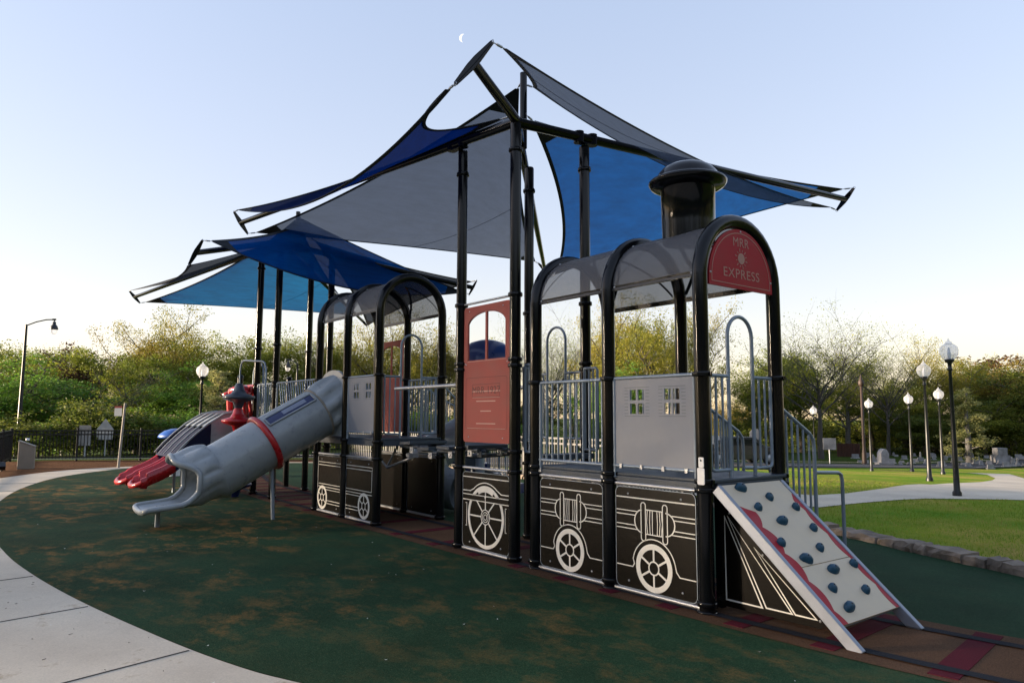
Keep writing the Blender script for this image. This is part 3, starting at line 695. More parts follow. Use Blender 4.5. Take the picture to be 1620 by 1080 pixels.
def text_mesh(body, size, m, o, ux, uy, name, parent, th=.002, align='CENTER', sx=1.):
    cu = bpy.data.curves.new(name, 'FONT'); cu.body = body; cu.size = size; cu.align_x = align; cu.align_y = 'CENTER'; cu.extrude = th
    cu.space_character = 1.08
    t = bpy.data.objects.new(name, cu); COL.objects.link(t); bpy.context.view_layer.update()
    me = bpy.data.meshes.new_from_object(t.evaluated_get(bpy.context.evaluated_depsgraph_get())); bpy.data.objects.remove(t)
    ux, uy = Vector(ux), Vector(uy); nn = ux.cross(uy); L = wloc(parent) if parent else Vector((0, 0, 0))
    for v in me.vertices: v.co = Vector(o)+ux*v.co.x*sx+uy*v.co.y+nn*v.co.z-L
    me.materials.clear(); me.materials.append(m)
    ob = link(bpy.data.objects.new(name, me)); ob.parent = parent; return ob

# ---------------------------------------------------------------- locomotive unit
eng = thing('locomotive_play_unit', 'train engine play unit with red half round sign and black smokestack', 'play unit', (X2, WD/2, 0))
ZE = 2.770
for x in (X1, X2, X3): arch(eng, x, ZE, [(1.93, 1), (1.015, 2), (.045, 2)])
roof(eng, X3, X2, ZE); roof(eng, X2, X1, ZE)
deck(eng, X3, X2, 1.067); deck(eng, X2, X1+.09, 1.067)
bars_pair(eng, X3, X2, 0, .97, .005+.03); bars_pair(eng, X2, X1, 0, .97, .035)
hd_panel(eng, X3, X2, 0, .055, .945, art_engine(-1.628)); hd_panel(eng, X2, X1, 0, .055, .945, art_engine(-.548))
rail_panel(eng, (X3, 0), (X2, 0), 1.125, 1.925, 9)
window_panel(eng, X2, X1, 0, 1.14, 1.915)
loop_gate(eng, X1, 1.12, 1.925, 2.455)
rail_panel(eng, (X2, WD), (-.76, WD), 1.125, 1.925, 2)
rail_panel(eng, (X3, WD), (X2, WD), 1.125, 1.925, 9)
# smokestack
sx_, sy_ = -.53, WD/2
st = MB().lathe(black, (sx_, sy_, 0), [(.245, ZE+WD/2-.09), (.250, 3.40), (.255, 3.735), (.265, 3.742), (.265, 3.762), (.25, 3.765)], n=40).build('smokestack', eng)
MB().lathe(black, (sx_, sy_, 0), [(.255, 3.735), (.30, 3.745), (.345, 3.765), (.368, 3.795), (.370, 3.812), (.362, 3.822), (.33, 3.838), (.295, 3.86)], n=40).lathe(black, (sx_, sy_, 0), [(.298, 3.858), (.275, 3.90), (.235, 3.945), (.17, 3.980), (.09, 4.0), (.0, 4.005)], n=40).build('smokestack_cap', st)
# red sign
sg = MB(); r_ = WD/2-PR-.012
sg.prism(signred, [(WD/2-r_, ZE-.075)]+[(WD/2+r_, ZE-.075)]+[(WD/2+r_*math.cos(R(t)), ZE+r_*math.sin(R(t))) for t in range(0, 181, 6)], (X1-.012+.035, 0, 0), (0, 1, 0), (0, 0, 1), .018)
sf = X1+.0415
sg.ribbon(signlt, [(WD/2-r_+.035, ZE-.04), (WD/2+r_-.035, ZE-.04)]+[(WD/2+(r_-.035)*math.cos(R(t)), ZE+(r_-.035)*math.sin(R(t))) for t in range(0, 181, 6)], .007, (sf, 0, 0), (0, 1, 0), (0, 0, 1), .0015, True)
for yy, zz in ((WD/2, ZE+r_-.018), (WD/2-r_+.018, ZE+.03), (WD/2+r_-.018, ZE+.03)): sg.lathe(galv, (sf, yy, zz), [(.010, 0), (.008, .005), (.001, .006)], (1, 0, 0), 10)
sgn = sg.build('sign_board', eng)
sun_ = MB(); cy, cz = WD/2, ZE+.20
sun_.prism(signlt, arc((cy, cz), .050, 0, 350, 24), (sf, 0, 0), (0, 1, 0), (0, 0, 1), .002)
for k in range(12):
    t = R(30*k+15); l = .092 if k % 2 else .080
    sun_.ribbon(signlt, [(cy+.062*math.cos(t), cz+.062*math.sin(t)), (cy+l*math.cos(t), cz+l*math.sin(t))], .008, (sf, 0, 0), (0, 1, 0), (0, 0, 1), .002)
sun_.build('sun_emblem', sgn)
text_mesh('MRR', .115, signlt, (sf, WD/2, ZE+.340), (0, 1, 0), (0, 0, 1), 'lettering', sgn, .0012, sx=1.0)
text_mesh('EXPRESS', .118, signlt, (sf, WD/2, ZE+.055), (0, 1, 0), (0, 0, 1), 'lettering', sgn, .0012, sx=1.15)
# rules plate at the front deck edge
pl = MB(); pl.prism(whitep, rrect(-.035, 1.03, .035, 1.165, .012, 3), (X1+.03, -.078, 0), (1, 0, 0), (0, 0, 1), .006)
pl.prism(whitep, rrect(-.02, 1.168, .03, 1.25, .010, 3), (X1+.03, -.078, 0), (1, 0, 0), (0, 0, 1), .006); pl.lathe(black, (X1+.035, -.085, 1.225), [(.008, 0), (.006, .003), (.001, .004)], YN, 10)
pl.build('notice_plate', eng)

# ---------------------------------------------------------------- climbing ramp with cowcatcher
rp = thing('climbing_ramp', 'cream climbing ramp with blue holds and wavy red borders, leaning on the engine deck', 'climbing ramp', (.7, .45, 0))
Y0, Y1 = .03, .87; a0 = Vector((.115, 0, 1.00)); a1 = Vector((1.24, 0, -.01)); dr = (a1-a0).normalized(); un = Vector((-dr.z, 0, dr.x)); 
if un.z < 0: un = -un
LL = (a1-a0).length; ux_ = dr; uy_ = Vector((0, 1, 0)); up_ = -(ux_.cross(uy_)) if ux_.cross(uy_).z < 0 else ux_.cross(uy_)
for y in (Y0-.0225, Y1+.0225):
    MB().bar(alum, Vector((a0.x, y, a0.z)), Vector((a1.x, y, a1.z)), .045, .085, up_).build('side_rail', rp, bevel=.006)
PL = LL*.865
pan = MB(); org = Vector((a0.x, Y0, a0.z))+up_*.018
# frame uses ux = +Y, uy = down-slope reversed so that the normal looks up
uX, uY = Vector((0, 1, 0)), -dr
def rs(u, v): return (u, -v)         # u across 0..W , v down the slope
WR = Y1-Y0
nrm_chk = uX.cross(uY)
if nrm_chk.z < 0: pass
s1 = .635*PL
def wave(base, amp, side, v):
    t = v/PL
    b_ = (.150-.085*t) if side == 0 else (.062-.012*t)
    return b_*(.42+.58*abs(math.sin(PI*(5.2*t+.25+side*.4)))**.8)
pan.prism(cream, [rs(.002, 0), rs(.002, s1-.003), rs(WR-.002, s1-.003), rs(WR-.002, .0)], org, uX, uY, .016)
pan.prism(cream, [rs(.002, s1+.003), rs(.002, PL), rs(WR-.002, PL), rs(WR-.002, s1+.003)], org, uX, uY, .016)
nf = uX.cross(uY).normalized(); top = org+nf*.016
N = 60
for side in (0, 1):
    for k in range(N):
        v0, v1 = .17*PL*(1-side*.3)+(PL*(1-.17*(1-side*.3)))*k/N, .17*PL*(1-side*.3)+(PL*(1-.17*(1-side*.3)))*(k+1)/N
        fade = lambda v: min(1, (v-.17*PL*(1-side*.3))*14)
        w0, w1 = [(.012+wave(.0, 0.15 if side == 0 else .085, side, v)*fade(v)) for v in (v0, v1)]
        q = [rs(.003, v0), rs(.003, v1), rs(w1, v1), rs(w0, v0)] if side == 0 else [rs(WR-w0, v0), rs(WR-w1, v1), rs(WR-.003, v1), rs(WR-.003, v0)]
        pan.prism(signred, q, top, uX, uY, .0015)
pan.build('climbing_panel', rp)
MB().bar(alum, (a1.x-.115-.09, Y0, .13), (a1.x-.115-.09, Y1, .13), .05, .045, (0, 0, 1)).build('cross_brace', rp, bevel=.004)
holds = [(.24, .045, 1), (.56, .135, 0), (.25, .20, 0), (.83, .235, 0), (.42, .325, 1), (.80, .405, 0), (.13, .465, 0), (.62, .545, 0), (.27, .60, 1), (.52, .70, 1), (.90, .69, 0), (.28, .80, 0), (.72, .86, 0), (.27, .93, 1)]
for (u, v, big) in holds:
    hb = MB(); r0 = .036 if not big else .046; n = 14; c = top+uX*(u*WR)+(-uY)*(v*PL)
    ang = random.uniform(-.5, .2); ca, sa = math.cos(ang), math.sin(ang); vs = []; prof = [(1.0, 0), (1.0, .25), (.86, .65), (.5, .93), (0.02, 1.0)]
    for (rr, hh) in prof:
        for k in range(n):
            t = 2*PI*k/n; x = math.cos(t)*(1.35 if big else 1.1); y = math.sin(t)*(.62 if big and math.sin(t) < 0 else .95)*(1+.08*math.cos(3*t+u*9))
            x, y = (x*ca-y*sa)*rr*r0, (x*sa+y*ca)*rr*r0; vs.append(c+uX*x+uY*y+nf*hh*(.050 if big else .042)+uY*(.014*hh))
    hb.add(vs, [(i*n+k, i*n+(k+1) % n, (i+1)*n+(k+1) % n, (i+1)*n+k) for i in range(len(prof)-1) for k in range(n)], holdm, True)
    hb.lathe(black, c+nf*(.049 if big else .041)+uY*.014, [(.008, 0), (.006, .003), (.001, .003)], nf, 8)
    hb.build('climbing_hold', rp)
cw = MB(); yc = .20
cw.prism(hdpe, [(.01, .045), (.86, .045), (.90, .075), (.12, .86), (.01, .86)], (0, yc, 0), (1, 0, 0), (0, 0, 1), .018)
O_ = (0, yc-.0182, 0); lw = .012
for P in ([(.055, .76), (.055, .10), (.385, .10)], [(.085, .765), (.42, .105), (.64, .105)], [(.33, .545), (.665, .105), (.835, .105)]):
    cw.ribbon(artw, P, lw, O_, (1, 0, 0), (0, 0, 1), .002, True)
for q in ((.10, .79), (.40, .50), (.86, .10)): cw.lathe(galv, (q[0], yc-.018, q[1]), [(.010, 0), (.008, .004), (.001, .005)], YN, 10)
cw.bb(black, (-.05, yc-.01, .02), (.008, yc+.04, .93))
cw.build('cowcatcher_panel', rp)

# ---------------------------------------------------------------- stairs beside the ramp
sr = thing('transfer_stairs', 'grey railed steps behind the climbing ramp', 'stairs', (-.4, 1.9, 0))
for k, (y, z) in enumerate(((1.20, .86), (1.48, .65), (1.76, .45))):
    t_ = MB(); t_.bb(deckm, (-.74, y-.09, z-.04), (-.03, y+.20, z)); t_.bb(deckm, (-.74, y-.09, z-.2), (-.03, y-.07, z-.041)); t_.build('step', sr, bevel=.005)
MB().bb(navy, (-.76, 1.95, .02), (0.02, 2.32, .20)).build('bottom_platform', sr, bevel=.01)
for x in (-.78, 0.012):
    mb = MB(); mb.bar(deckm, (x, 1.12, .86), (x, 2.05, .18), .03, .16, (0, 0, 1)); zt = lambda y: 1.62-(y-1.2)*.50 if y < 1.7 else 1.38
    mb.tube(steel, [(x, 1.12, 1.66), (x, 1.60, 1.42), (x, 1.66, 1.36), (x, 1.67, 1.28), (x, 1.67, .50)], .018, 10)
    for k in range(5): y = 1.2+k*.095; mb.tube(steel, [(x, y, .80-(y-1.2)*.72), (x, y, 1.66-(y-1.12)*.5)], .011, 8)
    mb.tube(steel, [(x, 1.68, 1.05), (x, 2.10, 1.03), (x, 2.15, 1.01), (x, 2.17, .95), (x, 2.17, .28)], .018, 10)
    mb.build('handrail', sr)

# ---------------------------------------------------------------- shade towers
def plate(root, mid, d, up):
    """flat tapered end plate: d = half vector to its high end"""
    mid, d = Vector(mid), Vector(d); up = Vector(up).normalized(); w = d.cross(up).normalized(); mb = MB(); L = d.length; u = d.normalized()
    P = [(-L, -.020), (-L, .020), (-.05, .045), (.05, .045), (L, .020), (L, -.020), (.05, -.045), (-.05, -.045)]
    mb.prism(black, P, mid-u.cross(w)*.008, u, w, .016)
    mb.prism(black, [(q[0]*.9, q[1]*.35) for q in P], mid-u.cross(w)*.013, u, w, .026)
    return mb.build('end_plate', root)
def sail(root, name, A, B, C, m, bow=(.3, .3, .3), belly=0., rim=.028, label=None, drop=(0, 0, 0)):
    """triangular fabric with concave edges; bow for edges AB, BC, CA"""
    A, B, C = Vector(A), Vector(B), Vector(C); G_ = (A+B+C)/3
    nn = (B-A).cross(C-A).normalized(); 
    if nn.z < 0: nn = -nn
    Ec = [(A+B)/2+(G_-(A+B)/2)*bow[0], (B+C)/2+(G_-(B+C)/2)*bow[1], (C+A)/2+(G_-(C+A)/2)*bow[2]]
    Ec = [e-Vector((0, 0, k_)) for e, k_ in zip(Ec, drop)]
    def P(u, v, w_): return A*u*u+B*v*v+C*w_*w_+2*u*v*Ec[0]+2*v*w_*Ec[1]+2*w_*u*Ec[2]+nn*belly*27*u*v*w_
    n = 26; idx = {}; vs = []
    for i in range(n+1):
        for j in range(n+1-i): idx[i, j] = len(vs); vs.append(P(i/n, j/n, 1-i/n-j/n))
    fs = []
    for i in range(n):
        for j in range(n-i):
            fs.append((idx[i, j], idx[i+1, j], idx[i, j+1]))
            if j < n-i-1: fs.append((idx[i+1, j], idx[i+1, j+1], idx[i, j+1]))
    mb = MB(); mb.add(vs, fs, m, True)
    for k, f in enumerate((lambda t: (t, 1-t, 0), lambda t: (0, t, 1-t), lambda t: (1-t, 0, t))):
        pts = [P(*f(i/24)) for i in range(25)]
        for i in range(24): 
            mb.bar(webbing, pts[i], pts[i+1]+(pts[i+1]-pts[i])*.02, rim*2, .008, nn+Vector((0.001, 0, 0)))
    for u0 in (.50,):      # stitched seams between the cloth widths
        pts = [P(u0, t_*(1-u0), (1-t_)*(1-u0)) for t_ in [i/16 for i in range(17)]]
        for i in range(16): mb.bar(m, pts[i]-nn*.004, pts[i+1]-nn*.004, .011, .003, nn+Vector((0.001, 0, 0)))
    # corner reinforcement patches
    for cor in ((1, 0, 0), (0, 1, 0), (0, 0, 1)):
        e = .085; o1 = [c for c in range(3) if cor[c] == 0]
        def bl(c2, k): q = list(cor); i0 = cor.index(1); q[i0] = 1-k; q[c2] = k; return q
        p0 = P(*cor); p1 = P(*bl(o1[0], e)); p2 = P(*bl(o1[1], e))
        mb.add([p0+nn*.006, p1+nn*.006, p2+nn*.006, p0-nn*.006, p1-nn*.006, p2-nn*.006], [(0, 1, 2), (3, 5, 4)], webbing)
    return mb.build(name, root, label=label)
def hook(root, a, b):
    a, b = Vector(a), Vector(b); m_ = (a+b)/2
    mb = MB(); mb.tube(galv, [a, a+(b-a)*.35], .006, 6); mb.tube(galv, [a+(b-a)*.33, a+(b-a)*.72], .013, 8); mb.tube(galv, [a+(b-a)*.70, b], .006, 6)
    mb.lathe(galv, a, [(.02, -.006), (.026, 0), (.02, .006)], (0, 1, 0), 10); mb.build('turnbuckle', root)
def shade(root, px_, mats, tips, zt, inner, mast_xy, mast_z):
    """px_: x of the +X post pair; posts at px_ and px_-U; tips = dict of arm ends"""
    A, B, Cc, D = [Vector(tips[k][0]) for k in 'ABCD']
    O = Vector((px_, 0, zt)); mid = Vector((px_-U/2, WD/2, zt+.05))
    for x, y, z in ((px_, 0, zt), (px_-U, 0, zt-.02), (px_, WD, zt-.03), (px_-U, WD, zt)):
        po = MB().tube(black, [(x, y, 0), (x, y, z-.02)], PR, 20).lathe(black, (x, y, z-.025), [(PR, 0), (PR*.9, .02), (.01, .024)], n=20).build('tall_post', root)
        for zz, n in ((.05, 1), (.97, 1), (1.19, 1), (2.17, 2), (2.93, 1), (zt-.33, 1)): clamp(po, x, y, zz, n)
    def arm(P, Q, name='cantilever_arm'):
        P, Q = Vector(P), Vector(Q); d = (Q-P).normalized()
        a_ = MB().tube(black, [P, Q], [.058, .048], 16)
        return a_.build(name, root)
    aa = arm(O+Vector((.05, 0, .0)), A); ab = arm(O+Vector((0, -.05, .0)), B)
    dC = (Cc-O).normalized(); arm(O+Vector((0, 0, .03)), Cc)
    arm(O+Vector((0, 0, .03)), D)
    for (x, y), T in (((px_-U, 0), A), ((px_, WD), B)):
        t = 1.0/((T-O).length)*((Vector((x, y, zt))-O).length); q = O+(T-O)*t; d = (T-O).normalized()
        mb = MB(); mb.bar(black, q-d*.16-Vector((0, 0, .07)), q+d*.16-Vector((0, 0, .07)), .09, .016)
        for s_ in (-1, 1): mb.tube(black, [q+d*.11*s_-Vector((0, 0, .075)), q+d*.11*s_+Vector((0, 0, .066))], .064, 12)
        mb.build('saddle_bracket', root)
    mx, my = mast_xy
    MB().tube(black, [(mx, my, zt-.02), (mx, my, mast_z)], .045, 16).lathe(black, (mx, my, mast_z), [(.046, 0), (.046, .02), (.0, .022)], n=16).build('mast', root)
    for k in 'ABCD':
        plate(root, tips[k][0], tips[k][1], (Vector(tips[k][0])-O))
    top_ = Vector((mx, my, mast_z-.06)); low = Vector(inner)
    hi = lambda k: Vector(tips[k][0])+Vector(tips[k][1]); lo = lambda k: Vector(tips[k][0])-Vector(tips[k][1])
    def tri(nm, a, b, c, m, bow, belly, lab, drop=(0, 0, 0)):
        g = (a+b+c)/3; P = []
        for q in (a, b, c):
            L = min(.40, .03*(g-q).length+.10); r = q+(g-q).normalized()*L; hook(root, q, r); P.append(r)
        sail(root, 'shade_sail', *P, m, bow, belly, label=lab, drop=drop)
    return hi, lo, top_, low, tri

tw = thing('shade_tower', 'nearer shade tower carrying the brick red door panel and big spoked wheel panel', 'shade tower', (X4-U/2, WD/2, 0))
tips1 = {'A': ((-10.5, -.63, 5.34), (.02, -.145, .19)), 'B': ((-2.34, 7.1, 5.33), (.16, .0, .16)), 'C': ((-1.70, -1.16, 4.95), (.15, .11, .185)), 'D': ((-9.9, 6.7, 5.24), (-.10, -.13, .17))}
hi, lo, mt, low, tri = shade(tw, X4, None, tips1, 4.93, (X4-.06, .02, 5.02), (-3.06, .54), 5.87)
tri('sail', hi('A'), lo('C'), Vector((X4-.08, .0, 5.03)), sailnavy, (.45, .75, .10), -.05, 'deep blue sail seen nearly edge on above the left arm', (.95, .05, .30))
tri('sail', hi('C'), lo('B'), mt-Vector((0, 0, .06)), sailgray, (.16, .10, .10), -.05, 'slate grey sail stretched to the long right arm', (.44, .80, .05))
tri('sail', hi('B'), lo('D')+Vector((.05, 0, 0)), Vector((-3.03, .55, 5.34)), sailblue, (.20, .34, .16), -.10, 'royal blue sail behind the smokestack')
tri('sail', hi('D'), lo('A'), mt, sailgray, (.10, .22, .16), -.10, 'slate grey sail behind the tall posts')

# door panel, wheel panel
def door_panel(root, x0, x1, y, z0, z1, text=True, side=-1):
    a, b = x0+PR+.02, x1-PR-.02; w_ = b-a; mb = MB(); cx = (a+b)/2; zb, zt_ = z0+.965*(z1-z0)/1.61, z1-.085
    def win(l, r, flip):
        mid_ = cx; rad = (b-a)/2-.085; zs_ = zt_-.16
        P = [(l, zb), (r, zb)]
        n = 9
        arcp = [(l+(r-l)*k/n, zs_+.16*math.sqrt(max(0, 1-((l+(r-l)*k/n-mid_)/(rad+.012))**2))) for k in range(n+1)]
        return P+arcp[::-1]
    holes = [win(a+.085, cx-.018, 0), win(cx+.018, b-.085, 1)]
    mb.prismhole(redpl, rrect(a, z0, b, z1, .04, 4), holes, (0, y+.0095, 0), (1, 0, 0), (0, 0, 1), .019)
    O = (0, y-.0096, 0)
    for P in ([(a+.072, zb-.014), (b-.072, zb-.014)],): mb.ribbon(redlt, P, .005, O, (1, 0, 0), (0, 0, 1), .001)
    mb.ribbon(reddk, [(a+.073, zb-.01), (a+.073, zt_-.16)]+[(a+.073+(w_-.146)*k/14, zt_-.155+.168*math.sqrt(max(0, 1-((a+.073+(w_-.146)*k/14-cx)/(w_/2-.070))**2))) for k in range(15)]+[(b-.073, zb-.01)], .005, O, (1, 0, 0), (0, 0, 1), .001)
    if text:
        mb.ribbon(reddk, rrect(a+.05, z0+.16, b-.05, zb-.21, .03, 4), .005, O, (1, 0, 0), (0, 0, 1), .001, True)
        mb.ribbon(redlt, [(a+.075, z0+.163), (b-.075, z0+.163)], .004, (0, y-.0104, 0), (1, 0, 0), (0, 0, 1), .001)
        zt2 = zb-.365
        mb.ribbon(reddk, rrect(cx-.27, zt2-.075, cx+.27, zt2+.075, .004, 1), .006, O, (1, 0, 0), (0, 0, 1), .001, True)
        mb.ribbon(redlt, [(cx-.27, zt2-.080), (cx+.27, zt2-.080)], .004, (0, y-.0104, 0), (1, 0, 0), (0, 0, 1), .001)
        for k, hw in enumerate((.28, .19, .105, .19)): mb.ribbon(redlt, [(cx-hw, z0+.595-k*.115-(.03 if k == 3 else 0)+.0), (cx+hw, z0+.595-k*.115-(.03 if k == 3 else 0))], .011, O, (1, 0, 0), (0, 0, 1), .001)
    for q in ((a+.11, z1-.05), (b-.13, z1-.05), (a+.11, z0+.06), (b-.13, z0+.06), (a+.03, z0+.93), (b-.03, z0+.93), (a+.05, z0+.92), (b-.05, z0+.92)): mb.lathe(galv, (q[0], y-.0096, q[1]), [(.009, 0), (.007, .004), (.001, .005)], YN, 8)
    o = mb.build('door_panel', root)
    if text: text_mesh('MRR 1927', .125, reddk, (cx, y-.0100, zb-.365), (1, 0, 0), (0, 0, 1), 'lettering', o, .0012, sx=.98)
    return o
door_panel(tw, X5, X4, 0, 1.27, 2.885)
MB().tube(galv, [(X5+PR, 0, 2.93), (X4-PR, 0, 2.93)], .014, 8).build('panel_rail', tw)
bars_pair(tw, X5, X4, 0, .97, .035); hd_panel(tw, X5, X4, 0, .055, .925, art_big)
# far side hoop
mbh = MB(); xa_, xb_ = -3.235, -2.885
mbh.tube(steel, [(xa_, WD, 1.2), (xa_, WD, 2.52)]+[((xa_+xb_)/2-(xb_-xa_)/2*math.cos(R(t)), WD, 2.52+(xb_-xa_)/2*math.sin(R(t))) for t in range(15, 180, 15)]+[(xb_, WD, 2.52), (xb_, WD, 1.2)], .0165, 10)
for e, q in ((X5+PR, xa_), (X4-PR, xb_)):
    mbh.tube(steel, [(e, WD, 2.11), (q, WD, 2.11)], .015, 8); mbh.tube(steel, [(e, WD, 1.31), (q, WD, 1.31)], .015, 8)
    for k in (0, 1, 2): xx = e+(q-e)*(k+.3)/3; mbh.tube(steel, [(xx, WD, 1.31), (xx, WD, 2.11)], .0105, 8)
mbh.build('loop_gate', tw)
rail_panel(tw, (X4-.02, PR), (X4-.02, WD*.42), 1.31, 2.11, 3)

# link between tower and locomotive
lk_ = thing('link_bridge', 'short railed grey link between the red door panel and the train engine', 'bridge', ((X3+X4)/2, WD/2, 0))
MB().bb(deckm, (X4+PR, .16, 1.10), (X3-PR, WD-.16, 1.16)).build('bridge_plate', lk_, bevel=.005)
for y in (.09, WD-.09):
    mb = MB(); xa_, xb_ = X4+PR+.01, X3-PR-.01
    mb.tube(steel, [(xa_, y, 2.14), (xb_-.03, y, 2.14), (xb_, y, 2.11), (xb_, y, 1.22), (xb_-.02, y, 1.19), (xa_, y, 1.19)], .0165, 10)
    mb.tube(steel, [(xa_, y, 1.19), (xa_, y, 2.14)], .0165, 10)
    for k in (1, 2): mb.tube(steel, [(xa_+(xb_-xa_)*k/3, y, 1.19), (xa_+(xb_-xa_)*k/3, y, 2.14)], .0105, 8)
    mb.build('guard_rail', lk_)

# ---------------------------------------------------------------- passenger car unit
car = thing('passenger_car_unit', 'arched passenger car with two small wheel panels beside the tube slide', 'play unit', (C2, WD/2, 0))
ZC = 3.13
for x in (C1, C2, C3): arch(car, x, ZC, [(2.17, 1), (1.20, 1), (.955, 1), (.045, 1)])
roof(car, C3, C2, ZC); roof(car, C2, C1, ZC)
deck(car, C3, C2, 1.25); deck(car, C2, C1+.06, 1.25)
bars_pair(car, C3, C2, 0, .955, .035); bars_pair(car, C2, C1, 0, .955, .035)
hd_panel(car, C3, C2, 0, .055, .93, art_coach(True), corners=(0, 0, 1, 1)); hd_panel(car, C2, C1, 0, .055, .93, art_coach(False), corners=(1, 1, 0, 0))
for xa_, xb_ in ((C3, C2), (C2, C1)):
    bars_pair(car, xa_, xb_, WD, .955, .035); hd_panel(car, xa_, xb_, WD, .055, .93, None, name='blank_panel')
window_panel(car, C2, C1, 0, 1.34, 2.155)
loop_gate(car, C1, 1.30, 2.155, 2.79)
door_panel(car, C3, C2, WD, 1.30, 2.86, text=False)
rail_panel(car, (C2, WD), (C1, WD), 1.31, 2.155, 8)
br = MB()
br.tube(galv, [(-6.45, .30, 1.06), (-6.1, .35, .80), (-5.95, .45, 1.15)], .02, 8); br.tube(galv, [(-6.1, .35, .80), (-5.45, .42, .98)], .02, 8)
br.prism(alum, [(0, 0), (.2, 0), (.25, .06), (.02, .10)], (-5.62, .40, .98), (1, 0, 0), (0, 1, 0), .05)
br.build('underdeck_bracket', car)

# stepping plates and hand bars between car and tower
sb = thing('stepping_bridge', 'slate stepping plates with two silver hand bars left of the brick red door panel', 'bridge', ((C1+X5)/2, WD/2, 0))
for k, (x, z) in enumerate(((-5.35, 1.19), (-4.85, 1.13), (-4.35, 1.16), (-3.9, 1.20))):
    s_ = MB(); s_.box(deckm, (x, .53, z), (.30, .62, .045), Matrix.Rotation(random.uniform(-.08, .08), 3, 'Y'))
    for y in (.30, .76):
        s_.tube(deckm, [(x-.22, y, z-.05), (x+.26, y, z-.05)], .026, 8)
        s_.box(galv, (x+.12, y-.03, z-.09), (.09, .02, .08)); s_.lathe(galv, (x+.12, y-.045, z-.09), [(.018, 0), (.015, .006), (.001, .008)], YN, 10)
    s_.build('stepping_plate', sb, bevel=.004)
MB().tube(galv, [(-5.3, .03, 1.955), (X5+.0, .03, 1.955)], .024, 12).build('hand_bar', sb)
MB().tube(galv, [(-4.9, WD-.03, 1.955), (X5+.0, WD-.03, 1.955)], .024, 12).build('hand_bar', sb)
for y in (.86,): MB().tube(deckm, [(C1+.06, y, 1.10), (-4.6, y, 1.01), (X5-.06, y, 1.10)], .028, 10).build('support_tube', sb)

# ---------------------------------------------------------------- curved stair and blue domed spiral slide on the far side
cs = thing('curved_stairs', 'curving railed steps with navy risers behind the silver hand bars', 'stairs', (-8.0, 2.7, 0))
for k in range(6):
    t = R(200-k*17); cxx, cyy = -7.3, 3.0; x, y = cxx+1.25*math.cos(t), cyy+1.25*math.sin(t)*.8; z = 1.22-k*.19
    MB().box(navy, (x, y, z-.11), (.42, .62, .20), Matrix.Rotation(t, 3, 'Z')).build('step', cs, bevel=.01)
for rr in (1.0, 1.52):
    mb = MB(); P = []; B_ = []
    for k in range(13):
        t = R(205-k*8); x, y = -7.3+rr*math.cos(t), 3.0+rr*math.sin(t)*.8; z = 1.22-k*.085; P.append((x, y, z+.98+(.0 if k else -.05))); B_.append((x, y, z-.02))
    mb.tube(steel, P, .018, 8); mb.tube(steel, [P[0], B_[0]], .018, 8); mb.tube(steel, [P[-1], (P[-1][0], P[-1][1], 0)], .018, 8)
    for k in range(1, 12): mb.tube(steel, [P[k], B_[k]], .011, 6)
    for k in range(12): mb.bar(deckm, B_[k], B_[k+1], .03, .18)
    mb.build('handrail', cs)
dm = thing('spiral_slide', 'blue domed hood with grey spiral chute behind the brick red door panel', 'slide', (-6.3, 2.3, 0))
mb = MB(); cx, cy = -5.97, 2.1
mb.lathe(navy, (cx, cy, 2.05), [(.50, 0), (.50, .35), (.475, .50), (.40, .64), (.27, .74), (.12, .785), (.0, .79)], n=28); mb.build('slide_hood', dm)
mb = MB(); P = [(-6.0, 2.35, 1.75), (-6.35, 2.42, 1.55), (-6.8, 2.35, 1.32), (-7.15, 2.1, 1.10), (-7.25, 1.85, .90), (-7.15, 1.65, .70), (-6.85, 1.58, .52), (-6.5, 1.62, .40), (-6.2, 1.75, .37)]
P = [tuple(Vector(P[q//6]).lerp(Vector(P[min(len(P)-1, q//6+1)]), (q % 6)/6)) for q in range(6*(len(P)-1)+1)]
for _ in range(3): P = [P[0]]+[tuple((Vector(P[q-1])+Vector(P[q])*2+Vector(P[q+1]))/4) for q in range(1, len(P)-1)]+[P[-1]]
mb.tube(slideg, P, .33, 24, caps=False); mb.tube(slideg, P, .305, 24, caps=False); mb.build('spiral_tube', dm)
MB().tube(steel, [(-6.15, 2.1, 0), (-6.15, 2.1, 2.05)], .075, 14).build('support_post', dm)

# ---------------------------------------------------------------- tube slide
ts = thing('tube_slide', 'large grey tube slide with red collar ring and scalloped exit on the near side', 'slide', (-7.45, -1.6, 0))
ax = [Vector((-7.37, .02, 1.78)), Vector((-7.37, -.08, 1.71)), Vector((-7.38, -.22, 1.62)), Vector((-7.42, -1.05, 1.15)), Vector((-7.45, -1.45, .915)), Vector((-7.47, -1.76, .735))]
TR = .40
tb = MB().tube(slideg, [ax[2], ax[3]], TR, 48, caps=False).tube(slideg, [ax[2], ax[3]], TR-.012, 48, caps=False)
d_ = (ax[3]-ax[2]).normalized(); wdir = Vector((1, 0, 0)); updir = wdir.cross(d_); updir = updir if updir.z > 0 else -updir
tbo = tb.build('upper_tube', ts)
wp = MB(); n = 10; vs = []; L0, L1 = .06, .90
for i in range(2):
    for k in range(n+1):
        t = R(40+24*k/n); q = ax[2]+d_*((ax[3]-ax[2]).length*(L0 if i == 0 else L1))+(wdir*math.cos(t)+updir*math.sin(t))*(TR+.008); vs.append(q)
vs += [v-(wdir*math.cos(R(40+24*(j % (n+1))/n))+updir*math.sin(R(40+24*(j % (n+1))/n)))*.02 for j, v in enumerate(vs)]
K = 2*(n+1); fs = [(k, k+1, n+2+k, n+1+k) for k in range(n)]+[(K+k, K+n+1+k, K+n+2+k, K+k+1) for k in range(n)]
